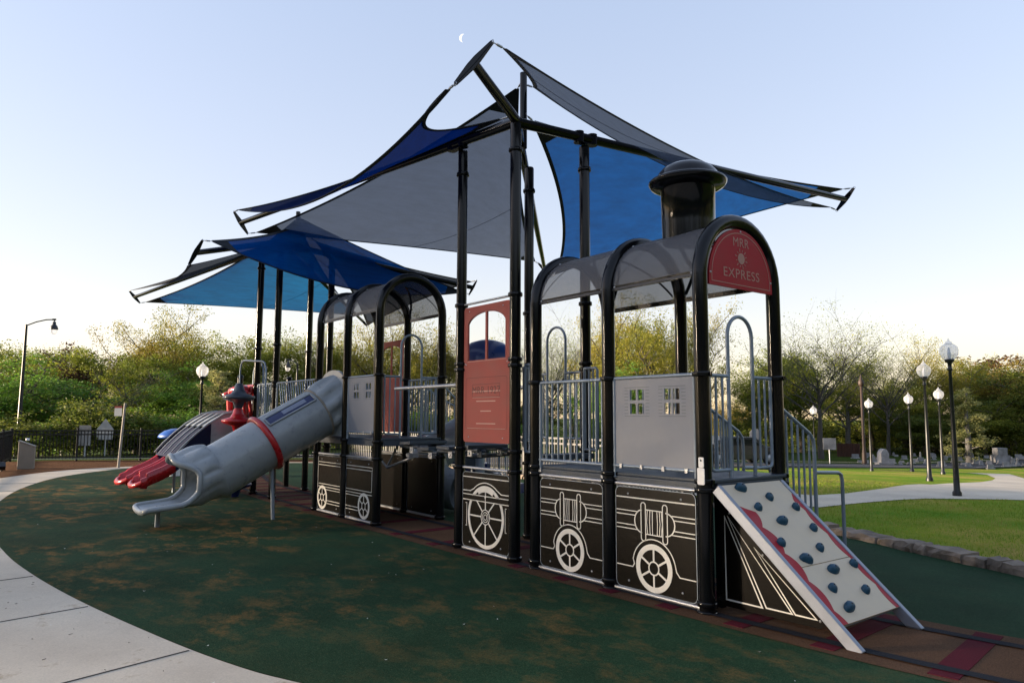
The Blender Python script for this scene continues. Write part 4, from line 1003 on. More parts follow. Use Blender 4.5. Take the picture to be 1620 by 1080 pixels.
wp.add(vs, fs, navy, True); wpo = wp.build('slide_window', tbo)
tr_ = MB(); rim_pts = []
def wpt(t, l): return ax[2]+d_*((ax[3]-ax[2]).length*l)+(wdir*math.cos(R(t))+updir*math.sin(R(t)))*(TR+.012)
loopp = [wpt(40, L0+(L1-L0)*k/8) for k in range(9)]+[wpt(40+24*k/8, L1) for k in range(1, 9)]+[wpt(64, L1+(L0-L1)*k/8) for k in range(1, 9)]+[wpt(64-24*k/8, L0) for k in range(1, 8)]
tr_.tube(slideg, loopp, .016, 8, closed=True); tr_.build('window_rim', wpo)
lb_ = MB(); n2 = 8; vs = [wpt(47+12*k/n2, l)+(wdir*math.cos(R(47+12*k/n2))+updir*math.sin(R(47+12*k/n2)))*.003 for l in (.20, .62) for k in range(n2+1)]
lb_.add(vs, [(k, k+1, n2+2+k, n2+1+k) for k in range(n2)], mat('faded_label', (.22, .25, .34), .5), True); lb_.build('label_sticker', wpo)
# flange collars
def ringat(P, d, r, rt, m, name, par=None):
    a = Vector((1, 0, 0)); b = d.cross(a).normalized(); 
    return MB().tube(m, [P+(a*math.cos(2*PI*k/40)+b*math.sin(2*PI*k/40))*r for k in range(40)], rt, 10, closed=True).build(name, par or ts)
ringat(ax[3], d_, TR+.012, .048, slidered, 'collar_ring')
ringat(ax[2], d_, TR+.005, .018, taupe, 'flange_ring')
# hood section with flutes and square mounting plate
def tube_fn(c, d, fr, n=96):
    a = Vector((1, 0, 0)); b = a.cross(d).normalized(); b = b if b.z > 0 else -b
    return [c+(a*math.cos(2*PI*k/n)+b*math.sin(2*PI*k/n))*fr(2*PI*k/n) for k in range(n)]
def loft(mb, m, rings):
    n = len(rings[0]); vs = [p_ for r_ in rings for p_ in r_]
    mb.add(vs, [(i*n+k, i*n+(k+1) % n, (i+1)*n+(k+1) % n, (i+1)*n+k) for i in range(len(rings)-1) for k in range(n)], m, True)
hd = MB(); rings = []
for i in range(7):
    t = i/6; c = ax[2].lerp(ax[0], t); amp = .030*math.sin(PI*min(1, .12+t*.9))
    dd = (d_.lerp(Vector((0, -1, 0)), t)).normalized()
    rings.append(tube_fn(c, dd, lambda an: (TR+.01+(.055*t))+amp*(1 if math.sin(an*9) > 0 else -1)*abs(math.sin(an*9))**.5))
loft(hd, slideg, rings); hd.build('slide_hood', ts)
pw = U/2-.07; fl = MB()
outer_ = [(-pw, -.52), (pw, -.52), (pw, .30)]+[(pw*math.cos(R(t))**1, .30+.235*math.sin(R(t))) for t in range(15, 180, 15)]+[(-pw, .30)]
inner_ = arc((0, 0), .36, 0, 350, 30)
fl.prismhole(slideg, outer_, [inner_], (C2+(C3-C2)/2, .045, 1.78), (1, 0, 0), (0, 0, 1), .05)
fl.build('mounting_plate', ts, bevel=.012)
# lower tube
MB().tube(slideg, [ax[3], ax[4], ax[5]], TR, 48, caps=False).tube(slideg, [ax[3], ax[4], ax[5]], TR-.012, 48, caps=False).build('lower_tube', ts)
# exit: fluted bell with a notched mouth and a long flat lip
ex = MB(); NN = 96; NS = 26
def smooth(a, b, t): t = max(0, min(1, (t-a)/(b-a))); return t*t*(3-2*t)
def yend(a):                     # a: 0 straight down, 180 straight up
    lipy, side, topy = -2.74, -2.08, -2.38
    return lipy+(side-lipy)*smooth(36, 74, a)+(topy-side)*smooth(100, 165, a)
def expt(a, s, thick=0.):
    an = abs(a); ye = yend(an); ys = -1.74+.20*math.cos(R(a)); y = ys+(ye-ys)*s; q = (-1.70-y)/1.1
    zc_ = .770-.30*smooth(0, .75, q)-.0*q; rr = TR+.012+.055*smooth(0, .45, q)
    fl = .042*math.sin(PI*min(1, max(0, s*1.05)))*(abs(math.sin(R(a)*5.5))**.6-.3)*smooth(45, 75, an)
    r_ = rr-thick+fl; sx = 1+.26*smooth(.42, 1.05, q)
    x = -7.48+r_*math.sin(R(a))*sx; z = zc_-r_*math.cos(R(a))
    if an < 75:                  # the floor levels out and curls down at the lip
        fz = .235+thick*.8+.10*(abs(math.sin(R(a)))**2)+.05*(1-smooth(0, .8, q)); z = max(z, fz)
        z -= .07*smooth(.90, 1.06, q)*(1-smooth(30, 60, an))
    z += .05*smooth(150, 180, an)*s
    return Vector((x, y, z))
for th_ in (0, .024):
    vs = [expt(-180+360*k/NN, i/NS, th_) for i in range(NS+1) for k in range(NN+1)]; n = NN+1
    ex.add(vs, [(i*n+k, i*n+k+1, (i+1)*n+k+1, (i+1)*n+k) for i in range(NS) for k in range(NN)], slideg, True)
ex.tube(slideg, [expt(-180+360*k/NN, 1, .012) for k in range(NN)], .040, 10, closed=True); ex.build('slide_exit', ts)
MB().tube(steel, [(-7.52, -2.50, 0), (-7.52, -2.50, .30)], .035, 12).build('support_leg', ts)
MB().tube(steel, [(-7.30, -.93, 0), (-7.36, -.95, .80)], .03, 12).build('support_leg', ts)

# ---------------------------------------------------------------- slatted bridge and second tower
sbr = thing('slatted_bridge', 'railed bridge with slanting bars above and behind the tube slide', 'bridge', ((T1+C3)/2, WD/2, 0))
deck(sbr, T1, C3, 1.24)
rail_panel(sbr, (T1, 0), (C3, 0), 1.32, 2.19, 16, slant=.30); rail_panel(sbr, (T1, WD), (C3, WD), 1.32, 2.19, 16, slant=.30)
tw2 = thing('shade_tower', 'farther shade tower with lower blue canopy and red wavy panel', 'shade tower', (T1-U/2, WD/2, 0))
tips2 = {'A': ((-19.3, -.89, 4.97), (.03, -.15, .155)), 'B': ((-9.25, 4.06, 4.40), (.14, .0, .13)), 'C': ((-9.02, -1.80, 4.31), (.12, .07, .20)), 'D': ((-18.6, 6.0, 4.76), (-.10, -.10, .17))}
hi, lo, mt, low, tri = shade(tw2, T1, None, tips2, 4.93, (T1-.06, .02, 5.02), (-10.55, .54), 5.76)
tri('sail', hi('A'), lo('C'), Vector((T1-.10, .0, 4.98)), sailchar, (.85, .40, .10), -.08, 'charcoal sail at the left edge of the lower canopy', (.25, 0, .1))
tri('sail', hi('C'), lo('B'), mt, sailroyal, (.0, .22, .35), .12, 'wide royal blue sail over the passenger car', (.75, .0, .0))
tri('sail', hi('B'), lo('D'), Vector((-10.3, .75, 5.2)), sailchar, (.25, .30, .16), -.08, 'dark grey sail low behind the car roof')
tri('sail', hi('D'), lo('A'), mt, sailteal, (.10, .36, .16), -.10, 'bright blue sail low on the left')
deck(tw2, T2, T1, 1.24)
rail_panel(tw2, (T2, 0), (T1, 0), 1.30, 2.19, 8); rail_panel(tw2, (T2, WD), (T1, WD), 1.30, 2.19, 8)
T3 = T2-U
for y in (0, WD): 
    po = MB().tube(black, [(T3, y, 0), (T3, y, 2.38)], PR, 18).lathe(black, (T3, y, 2.38), [(PR, 0), (PR*.8, .05), (.0, .07)], n=18).build('short_post', tw2)
deck(tw2, T3, T2, 1.24)
rp_ = MB()
for k in range(5):
    x = T3+.14+k*.2; rp_.tube(slidered, [(x, -.03, 1.30), (x, -.05, 1.7), (x, -.12, 1.92), (x, -.04, 2.15)], .045, 8)
rp_.tube(slidered, [(T3+PR, -.02, 2.17), (T2-PR, -.02, 2.17)], .04, 8); rp_.prism(slidered, [(T3+.1, 1.95), (T2-.1, 1.95), (T2-.1, 2.2), (T3+.1, 2.2)], (0, .01, 0), (1, 0, 0), (0, 0, 1), .03)
rp_.build('wavy_red_panel', tw2)
# pod climber
pc = thing('pod_climber', 'pole climber of stacked slate and red pods in front of the red wavy panel', 'climber', (-10.75, -.45, 0))
MB().tube(steel, [(-10.75, -.45, 0), (-10.75, -.45, 2.1)], .022, 10).build('pole', pc)
prof = [(.05, -.26), (.08, -.20), (.11, -.10), (.26, -.055), (.31, -.015), (.30, .02), (.15, .07), (.10, .15), (.085, .22), (.05, .27)]
for z, m in ((.25, navy), (1.47, slidered), (1.93, podgray)): MB().lathe(m, (-10.75, -.45, z), prof, n=22).build('pod', pc)
hb_ = MB()
hb_.tube(steel, [(-11.05, -.35, 1.3), (-11.05, -.35, 2.50), (-10.98, -.35, 2.62), (-10.85, -.35, 2.66), (-9.75, -.35, 2.58), (-9.62, -.35, 2.54), (-9.55, -.35, 2.42), (-9.55, -.35, 1.3)], .017, 8)
hb_.build('climber_hoop', pc)
MB().tube(steel, [(-11.6, .1, 1.3), (-11.6, .1, 2.42)]+[(-11.3-.3*math.cos(R(t)), .1, 2.42+.25*math.sin(R(t))) for t in range(15, 180, 15)]+[(-11.0, .1, 2.42), (-11.0, .1, 1.3)], .02, 8).build('climber_hoop', pc)
for sgn_ in (-1, 1):
    MB().tube(slidered, [(-11.6+sgn_*.10, -.10, 1.95), (-11.6+sgn_*.25, -.16, 2.12), (-11.6+sgn_*.42, -.20, 2.08), (-11.6+sgn_*.50, -.22, 1.90), (-11.6+sgn_*.50, -.2, 1.40)], [.07, .09, .09, .07, .05], 12).lathe(slidered, (-11.6+sgn_*.52, -.24, 2.02), [(.03, -.1), (.15, 0), (.05, .05), (.01, .07)], n=14).build('red_horn', tw2)

# ---------------------------------------------------------------- wide red, navy and grey wave slide
ws = thing('wave_slide', 'grey ribbed slide with navy middle and twin red ends beyond the tube slide', 'slide', (-12.4, -1.3, 0))
def wslide(x0, x1, ylip, ext):
    prof_ = [(-.02, 1.30), (-.35, 1.27), (-.75, 1.06), (-1.15, .74), (-1.55, .44), (-1.9, .28), (ylip+.12, .24), (ylip, .25)]
    prof_ = [(q.x, q.y) for q in smooth_line(prof_, 5)]
    def section(y, z, s): 
        w_ = x1-x0; h = .19*(1-.55*s); return [(x0, y, z+h+.02), (x0+.035, y, z+h+.03), (x0+.07, y, z+h), (x0+.11, y, z+.03), (x0+w_*.5, y, z-.0), (x1-.11, y, z+.03), (x1-.07, y, z+h), (x1-.035, y, z+h+.03), (x1, y, z+h+.02), (x1-.02, y, z-.04), (x0+.02, y, z-.04)]
    N = len(prof_); cut = int(N*.52)
    for (i0, i1, m) in ((0, cut+1, navy), (cut, N, slidered)):
        mb = MB(); vs = []
        for i in range(i0, i1):
            s = max(0, (i-N*.8)/(N*.2)); vs += section(*prof_[i], s)
        k_ = 11; fs = [(i*k_+j, i*k_+(j+1) % k_, (i+1)*k_+(j+1) % k_, (i+1)*k_+j) for i in range(i1-i0-1) for j in range(k_)]
        mb.add(vs, fs, m, True); mb.add(vs[:k_], [tuple(range(k_))], m)
        if m is slidered:
            q = section(*prof_[-1], 1); mb.add(q, [tuple(reversed(range(k_)))], m)
            mb.tube(m, [(x0+.02, prof_[-1][0]+.04, prof_[-1][1]+.06), (x0+.08, prof_[-1][0]-.03, prof_[-1][1]+.025), (x0+.2, prof_[-1][0]-.07, prof_[-1][1]), ((x0+x1)/2, prof_[-1][0]-.09, prof_[-1][1]-.01), (x1-.2, prof_[-1][0]-.07, prof_[-1][1]), (x1-.08, prof_[-1][0]-.03, prof_[-1][1]+.025), (x1-.02, prof_[-1][0]+.04, prof_[-1][1]+.06)], .05, 12)
            mb.prism(m, [(x0+.06, prof_[-1][0]+.05), (x0+.1, prof_[-1][0]-.03), (x0+.2, prof_[-1][0]-.07), (x1-.2, prof_[-1][0]-.07), (x1-.1, prof_[-1][0]-.03), (x1-.06, prof_[-1][0]+.05)], (0, 0, prof_[-1][1]-.03), (1, 0, 0), (0, 1, 0), .035)
        mb.build('slide_lane', ws)
wslide(-12.95, -12.2, -2.10, 0); wslide(-12.02, -11.27, -2.02, 0)
for k in range(5):
    x = -12.96+k*.42; P = [(x, .02, 1.58), (x, -.25, 1.66), (x, -.55, 1.60), (x, -.86, 1.40), (x, -1.1, 1.19), (x, -1.3, .99), (x, -1.46, .80)]
    MB().tube(slideg, [tuple((q.x, q.y, 0)) if False else p_ for p_, q in zip(P, [Vector((0, 0))]*7)], [.02, .024, .024, .022, .02, .018, .012], 8).build('canopy_rib', ws)
mb = MB(); vs = []; cols = 13
for i, (y, z) in enumerate(((.03, 1.55), (-.25, 1.64), (-.5, 1.60), (-.72, 1.47), (-.9, 1.34))):
    for j in range(cols): x = -12.96+1.68*j/(cols-1); vs.append((x, y, z+.02*abs(math.sin(j*PI/3))))
mb.add(vs, [(i*cols+j, i*cols+j+1, (i+1)*cols+j+1, (i+1)*cols+j) for i in range(4) for j in range(cols-1)], slideg, True); mb.build('canopy', ws)
mb = MB(); vs = []
for i, (y, z) in enumerate(((-.9, 1.31), (-1.1, 1.12), (-1.3, .92), (-1.44, .75))):
    for j in range(cols): x = -12.94+1.64*j/(cols-1); vs.append((x, y, z))
mb.add(vs, [(i*cols+j, i*cols+j+1, (i+1)*cols+j+1, (i+1)*cols+j) for i in range(3) for j in range(cols-1)], navym, True); mb.build('canopy', ws, label='navy lower canopy sheet')
for x in (-11.29, -12.98):
    wall_ = [(.02, 1.57), (-.25, 1.64), (-.55, 1.58), (-.80, 1.43), (-.80, 1.0), (-.45, 1.18), (.02, 1.26)]
    MB().prism(slideg, wall_, (x, 0, 0), (0, 1, 0), (0, 0, 1), .02).build('canopy_side', ws)
    wall_ = [(-.80, 1.42), (-1.10, 1.17), (-1.42, .82), (-1.42, .52), (-1.1, .76), (-.80, 1.0)]
    MB().prism(navym, wall_, (x, 0, 0), (0, 1, 0), (0, 0, 1), .02).build('canopy_side', ws, label='navy lower canopy side')
for x in (-12.3, -11.7): MB().tube(steel, [(x, -1.2, 0), (x, -1.2, .66)], .03, 10).build('support_leg', ws)

# ================================================================== surroundings
def bearing(px, d):
    """ground point d metres from the viewpoint in the direction seen at column px"""
    v = (F*1145.45+RR*(px-810)); v = Vector((v.x, v.y)).normalized(); x, y = CAM.x+v.x*d, CAM.y+v.y*d
    return x, y, H(x, y)
def seen_top(px, d, ypx):
    """height above the ground of something at that place whose top is ypx"""
    x, y, z = bearing(px, d); v = Vector((x, y, 0))-Vector((CAM.x, CAM.y, 0)); dep = v.x*(-math.sin(YAW))+v.y*math.cos(YAW)
    return CAM.z+(658+.004*(px-300)-ypx)/1145.45*dep*1.0-z

# ---- fences
def fence(name, pts, label, hgt=1.06, sp=.105):
    base = (pts[0][0], pts[0][1], 0); t = thing(name, label, 'fence', base)
    for i in range(len(pts)):
        x, y = pts[i]; z = H(x, y); MB().box(fencem, (x, y, z+hgt/2+.02), (.065, .065, hgt+.04)).box(fencem, (x, y, z+hgt+.05), (.08, .08, .02)).build('post', t)
        if i == len(pts)-1: break
        a, b = Vector((x, y, z)), Vector((*pts[i+1], H(*pts[i+1]))); d = (b-a); L = d.length; d.normalize(); mb = MB(); Z = Vector((0, 0, 1))
        for zz in (.12, hgt-.16, hgt-.03): mb.bar(fencem, a+Z*zz, b+Z*zz, .032, .045)
        n = int(L/sp)
        for k in range(1, n):
            q = a+d*(L*k/n); mb.bar(fencem, q+Z*.05, q+Z*(hgt-.02), .021, .021, (d.x, d.y, 0))
        mb.build('picket_panel', t)
    return t
def resample(P, step):
    P = [Vector(p) for p in P]; out = [P[0]]; acc = 0
    for i in range(1, len(P)):
        L = (P[i]-P[i-1]).length; n = max(1, round(L/step))
        for k in range(1, n+1): out.append(P[i-1].lerp(P[i], k/n))
    return [(q.x, q.y) for q in out]
fence('picket_fence', resample([bearing(30, 30.0)[:2], (-23.6, 2.3), (-20.8, 6.6), (-16.2, 7.35), (-13.6, 7.45), (-11.4, 7.25), (-7.5, 7.1), (-4.6, 6.62)], 2.3), 'long black picket fence curving behind the playground from the tall lamp to the lawn')
fence('picket_fence', resample([bearing(29, 29.9)[:2], bearing(0, 25)[:2], bearing(-60, 19)[:2]], 2.3), 'black picket fence coming forward at the far left edge')
kb = strip('kerb', [bearing(32, 29.8)[:2], (-23.5, 2.35), (-20.7, 6.6)], -.12, .10, G['concrete'], .08)
# ---- dry stone edging
sw = MB(); wl = [q for q in wallline if q.x > -17]; acc = 0
def wall_blocks():
    pts = resample([tuple(q) for q in wl], .1); i = 0
    while i < len(pts)-6:
        n = random.randint(2, 5); a = Vector(pts[i]); b = Vector(pts[min(i+n, len(pts)-1)]); d = (b-a); L = d.length-.008; ang = math.atan2(d.y, d.x); d.normalize(); nr = Vector((-d.y, d.x))
        hh = random.uniform(.085, .125); c = (a+b)/2+nr*(.11+random.uniform(-.015, .015)); rot = Matrix.Rotation(ang, 3, 'Z'); w_ = .24+random.uniform(-.05, .05)
        vs = []; nx, nz = 4, 3
        for sx in range(nx+1):
            for k, (yy, zz) in enumerate(((-w_/2, -.05), (-w_/2-.006, hh*.5), (-w_/2+.02, hh), (w_/2-.02, hh+.005), (w_/2, -.05))):
                v = Vector((-L/2+L*sx/nx+(.0 if 0 < sx < nx else (.012 if sx == 0 else -.012)*(k in (1, 2, 3))), yy+random.uniform(-.022, .022), zz+random.uniform(-.016, .016)*(zz > 0)))
                vs.append(rot @ v+Vector((c.x, c.y, H(c.x, c.y))))
        fs = [(i_*5+j, i_*5+j+1, (i_+1)*5+j+1, (i_+1)*5+j) for i_ in range(nx) for j in range(4)]+[(0, 1, 2, 3, 4), (nx*5+4, nx*5+3, nx*5+2, nx*5+1, nx*5)]
        sw.add(vs, fs, stonem); i += n
wall_blocks()
tag(sw.build('stone_wall'), 'low rough stone edging between the green rubber surface and the lawn', 'wall')

# ---- lamps
def globe_lamp(x, y, h, label):
    z = H(x, y); s = h/3.15; t = thing('globe_lamp', label, 'street lamp', (x, y, z), 'globe topped park lamps')
    MB().lathe(fencem, (x, y, z), [(.085*s, 0), (.085*s, .08*s), (.06*s, .12*s), (.052*s, .5*s), (.044*s, 1.2*s), (.030*s, 2.50*s), (.05*s, 2.52*s), (.05*s, 2.55*s), (.034*s, 2.58*s), (.04*s, 2.66*s), (.085*s, 2.70*s), (.095*s, 2.745*s), (.02, 2.75*s)], n=18).build('post', t)
    gb = MB().lathe(globem, (x, y, z), [(.085*s, 2.745*s), (.13*s, 2.78*s), (.165*s, 2.85*s), (.175*s, 2.92*s), (.16*s, 2.99*s), (.115*s, 3.04*s), (.07*s, 3.065*s), (.062*s, 3.09*s), (.05*s, 3.105*s), (.03*s, 3.115*s), (.012*s, 3.16*s), (.001, 3.19*s)], n=24).build('globe', t)
    MB().lathe(whitep, (x, y, z), [(.03*s, 2.75*s), (.035*s, 2.85*s), (.02*s, 2.97*s), (.002, 2.99*s)], n=12).lathe(signback, (x, y, z), [(.075*s, 3.055*s), (.055*s, 3.06*s), (.001, 3.062*s)], n=12).build('lamp_core', gb)
globe_lamp(-2.44, 11.26, 3.18, 'largest globe lamp, standing nearest on the lawn at the right')
globe_lamp(-5.63, 17.7, 3.48, 'globe lamp on the far lawn, second tallest, just left of the largest one')
globe_lamp(-10.28, 27.25, 3.29, 'small globe lamp just left of the second tallest lamp')
globe_lamp(-8.66, 26.2, 3.40, 'globe lamp seen between the two tallest lamps on the lawn')
globe_lamp(-10.61, 24.46, 2.9, 'globe lamp beside the thin brown pole near the road')
globe_lamp(-12.22, 23.09, 2.54, 'shortest globe lamp, closest to the stair handrail')
globe_lamp(-18.47, .86, 3.1, 'globe lamp on the left behind the red slides')
def pendant(x, y, h, al, label, ang, m=fencem, bulb=True):
    z = H(x, y); t = thing('pendant_lamp', label, 'street lamp', (x, y, z), 'pendant arm street lamps'); d = Vector((math.cos(ang), math.sin(ang), 0)); o = Vector((x, y, z))
    MB().lathe(m, o, [(.12, 0), (.11, .3), (.085, .5), (.045, h-.25), (.05, h-.22), (.02, h-.2)], n=14).build('post', t)
    Z = Vector((0, 0, 1)); tip = o+d*al+Z*h
    am = MB().tube(m, [o+Z*(h-.25), o+d*al*.35+Z*(h-.10), o+d*al*.7+Z*(h-.01), tip], .026, 8).tube(m, [tip-d*.08, tip+d*.05], .04, 8).build('arm', t)
    hd_ = MB().lathe(m, tip, [(.02, .02), (.02, -.08), (.06, -.10), (.065, -.2), (.12, -.27), (.155, -.38), (.15, -.40), (.02, -.39)], n=18).build('lamp_head', t)
    MB().lathe(globem, tip, [(.13, -.39), (.135, -.45), (.10, -.54), (.04, -.60), (.001, -.61)], n=16).build('bulb_glass', hd_)
rv = math.atan2(RR.y, RR.x)
pendant(*bearing(40, 35)[:2], 5.45, 1.12, 'tall black lamp with drooping arm at the far left behind the fence', rv)
pendant(*bearing(472, 39)[:2], 4.6, -.5, 'distant drooping arm lamp seen between the shade posts above the slatted bridge', rv)
x, y, z = -17.79, 38.3, H(-17.79, 38.3)
t = thing('light_pole', 'thin brown pole lamp near the road between two globe lamps', 'street lamp', (x, y, z))
MB().lathe(bronze, (x, y, z), [(.14, 0), (.13, .6), (.09, 1), (.07, 4.6), (.02, 4.62)], n=12).build('post', t)
MB().lathe(bronze, (x, y, z+4.6), [(.06, 0), (.16, .1), (.17, .3), (.08, .42), (.03, .7), (.001, .75)], n=12).build('lamp_head', t)

# ---- signs, cabinet, small things
def sign(x, y, h, poly, label, th=.012, board_m=signback, post_m=signback, pw=.03):
    z = H(x, y); t = thing('road_sign', label, 'sign', (x, y, z)); MB().tube(post_m, [(x, y, z), (x, y, z+h)], pw, 8).build('post', t)
    MB().prism(board_m, poly, Vector((x, y, z))-Vector((F.x, F.y, 0))*.05, (RR.x, RR.y, 0), (0, 0, 1), th).build('sign_board', t); return t
x, y, _ = bearing(145, 32); sign(x, y, 1.15, [(-.22, .42), (.22, .42), (.22, 1.18), (-.22, 1.18)], 'back of a rectangular road sign behind the left fence', board_m=gravem)
x, y, _ = bearing(176, 32.5); sign(x, y, 1.2, [(-.30, .62), (.30, .62), (.33, 1.02), (0, 1.42), (-.33, 1.02)], 'back of a pointed five sided road sign behind the left fence')
x, y, _ = bearing(1305, 44.5); sign(x, y, 1.4, [(-.36, .78), (.36, .78), (.36, 1.42), (-.36, 1.42)], 'back of a square road sign beside the road at the right', board_m=gravem)
x, y, _ = bearing(1190, 36); sign(x, y, 1.6, [(.28*math.cos(R(22.5+45*k)), 1.36+.28*math.sin(R(22.5+45*k))) for k in range(8)], 'back of an eight sided stop sign seen through the stair rails', board_m=gravem)
x, y, z = -20.76, -.81, 0.
t = thing('notice_post', 'leaning weathered pole with a small paper notice at the left edge of the rubber', 'post', (x, y, z))
MB().tube(wood, [(x, y, z), (x+.03*RR.x+.07*RR.x, y+.1*RR.y, z+1.93)], [.038, .032], 10).build('pole', t)
MB().box(whitelite, (x-.10*RR.x, y-.10*RR.y, 1.66), (.22, .01, .24), Matrix.Rotation(rv, 3, 'Z')).box(redpl, (x-.10*RR.x, y-.10*RR.y, 1.81), (.22, .012, .06), Matrix.Rotation(rv, 3, 'Z')).build('paper_notice', t)
x, y = -21.84, -3.04
t = thing('utility_cabinet', 'taupe sloping top metal cabinet on the mulch at the left', 'cabinet', (x, y, 0)); rot = Matrix.Rotation(rv+.5, 3, 'Z')
mb = MB(); cs_ = rot @ Vector((1, 0, 0)); mb.prism(taupe, [(-.20, 0), (.20, 0), (.20, .62), (.14, .66), (-.20, .80)], Vector((x, y, 0))+rot @ Vector((0, .18, 0)), cs_, (0, 0, 1), .36); mb.build('cabinet_body', t, bevel=.01)
MB().prism(taupe, [(-.21, .80), (.21, .63), (.21, .66), (-.21, .83)], Vector((x, y, 0))+rot @ Vector((0, .20, 0)), cs_, (0, 0, 1), .40).build('lid', t)
MB().lathe(whitep, (x-.08, y, .82), [(.05, 0), (.05, .06), (.001, .07)], n=12).build('vent_cap', t)
x, y, z = bearing(18, 25.0)
t = thing('ground_floodlight', 'small black ground floodlight at the foot of the left fence', 'lamp', (x, y, z))
MB().box(fencem, (x, y, .14), (.22, .16, .14), Matrix.Rotation(.6, 3, 'Y')).build('lamp_head', t, bevel=.01); MB().tube(fencem, [(x, y, 0), (x, y, .1)], .03, 8).build('stake', t)

# ---- toddler playhouse with mushroom roof, beyond the red slides
x, y, z = bearing(286, 21.0)
t = thing('mushroom_playhouse', 'small white playhouse with blue mushroom cap behind the red slides', 'playhouse', (x, y, z))
MB().lathe(bluecap, (x, y, .98), [(.12, -.02), (.40, 0), (.44, .03), (.40, .10), (.28, .19), (.12, .24), (.001, .25)], n=26).build('mushroom_cap', t)
MB().lathe(whitep, (x, y, 0), [(.16, 0), (.13, .5), (.10, .98)], n=18).build('stalk', t)
MB().lathe(redpl, (x, y, .72), [(.20, -.06), (.25, 0), (.20, .08), (.1, .1)], n=18).build('red_collar', t)
mb = MB(); P = [(x+.15, y, .75), (x+.1, y-.25, .55), (x+.05, y-.5, .30), (x+.0, y-.7, .16)]; mb.tube(whitep, P, [.06, .07, .08, .10], 14); mb.build('chute', t)

# ---- parked car glimpsed through the stair rails
x, y, z = bearing(1158, 33)
t = thing('parked_car', 'dark parked car glimpsed through the stair handrails', 'car', (x, y, z)); q = Matrix.Rotation(rv+.2, 3, 'Z'); o3 = Vector((x, y, z))
def cpoly(nm, m, poly, w0, w1, par):
    mb = MB(); mb.prism(m, poly, o3+q @ Vector((0, w1, 0)), q @ Vector((1, 0, 0)), (0, 0, 1), w1-w0); return mb.build(nm, par, bevel=.02)
bd = cpoly('body', carp, [(-1.9, .25), (1.9, .25), (2.0, .55), (1.9, .72), (.95, .80), (.55, 1.18), (-.9, 1.22), (-1.5, .85), (-1.95, .80)], -.8, .8, t)
cpoly('window', glassd, [(.80, .82), (.47, 1.12), (-.85, 1.15), (-1.3, .85)], -.805, .805, bd)
for wx_ in (-1.2, 1.2):
    for wy_ in (-.72, .72): 
        wh = MB().lathe(rubber, o3+q @ Vector((wx_, wy_-.1, .3)), [(.18, 0), (.30, .02), (.30, .18), (.18, .2)], q @ Vector((0, 1, 0)), 18).lathe(signback, o3+q @ Vector((wx_, wy_-.1, .3)), [(.001, .0), (.18, .01), (.18, .19), (.001, .2)], q @ Vector((0, 1, 0)), 12).build('wheel', t)
hm = bpy.data.materials.new('headlamp_glow'); hm.use_nodes = True; hm.node_tree.nodes['Principled BSDF'].inputs['Emission Color'].default_value = (1, .85, .6, 1); hm.node_tree.nodes['Principled BSDF'].inputs['Emission Strength'].default_value = 1.5
for wy_ in (-.6, .6): MB().lathe(hm, o3+q @ Vector((1.95, wy_, .6)), [(.09, 0), (.07, .03), (.001, .04)], q @ Vector((1, 0, 0)), 10).build('headlight', t)

# ---- cemetery beyond the road
random.seed(11)
def headstone(kind):
    mb = MB()
    if kind == 0: mb.prism(gravem, [(-.3, 0), (.3, 0), (.3, .5)]+arc((0, .5), .3, 0, 180, 8)[1:], (0, 0, 0), (1, 0, 0), (0, 0, 1), .14)
    elif kind == 1: mb.prism(gravem, [(-.5, .15), (.5, .15), (.5, .6), (.42, .66), (-.42, .66), (-.5, .6)], (0, 0, 0), (1, 0, 0), (0, 0, 1), .16)
    elif kind == 2: mb.prism(gravem, [(-.16, .3), (.16, .3), (.09, 1.2), (0, 1.32), (-.09, 1.2)], (0, .1, 0), (1, 0, 0), (0, 0, 1), .22)
    else: mb.prism(gravem, [(-.4, .1), (.4, .1), (.4, .4), (-.4, .45)], (0, 0, 0), (1, 0, 0), (0, 0, 1), .3)
    mb.bb(gravem, (-.42 if kind != 1 else -.6, -.28, -.05), (.42 if kind != 1 else .6, .14, .16 if kind != 2 else .3))
    return mb.build('headstone')
protos = [headstone(k) for k in range(4)]; used = set()
kinds = ('round topped', 'wide flat topped', 'slim pointed', 'low blocky')
for k in range(64):
    kd = random.choice([0, 1, 1, 3, 3, 0, 2]) if k % 6 else 1; px = 1345+(k*4.3)+random.uniform(-3, 3); d = random.uniform(52, 66)
    x, y, z = bearing(px, d); o = protos[kd] if kd not in used else protos[kd].copy()
    if kd in used: COL.objects.link(o)
    used.add(kd); sc = random.uniform(.30, .52); o.location = (x, y, z); o.rotation_euler = (0, 0, rv+random.uniform(-.3, .3)); o.scale = (sc, sc, sc*random.uniform(.85, 1.15))
    tag(o, kinds[kd]+' pale headstone in the cemetery beyond the road', 'headstone', 'pale headstones beyond the road '+kinds[kd])
mz = MB(); x, y, z = bearing(1385, 50); mz.prism(gravem, [(-.24, 0), (.24, 0), (.24, .7), (.13, .9), (0, .97), (-.13, .9), (-.24, .7)], (x, y, z), (RR.x, RR.y, 0), (0, 0, 1), .5)
mz.prism(gravem, [(-.46, 0), (.46, 0), (.46, .14), (-.46, .14)], Vector((x, y, z))-Vector((F.x, F.y, 0))*.05, (RR.x, RR.y, 0), (0, 0, 1), .6)
tag(mz.build('grave_monument'), 'white gabled grave monument left of the headstones by the road', 'monument')
mz = MB(); x, y, z = bearing(1566, 60); mz.prism(gravem, [(-.5, 0), (.5, 0), (.5, .5), (.32, .5), (.32, 1.0), (-.32, 1.0), (-.32, .5), (-.5, .5)], (x, y, z), (RR.x, RR.y, 0), (0, 0, 1), .6)
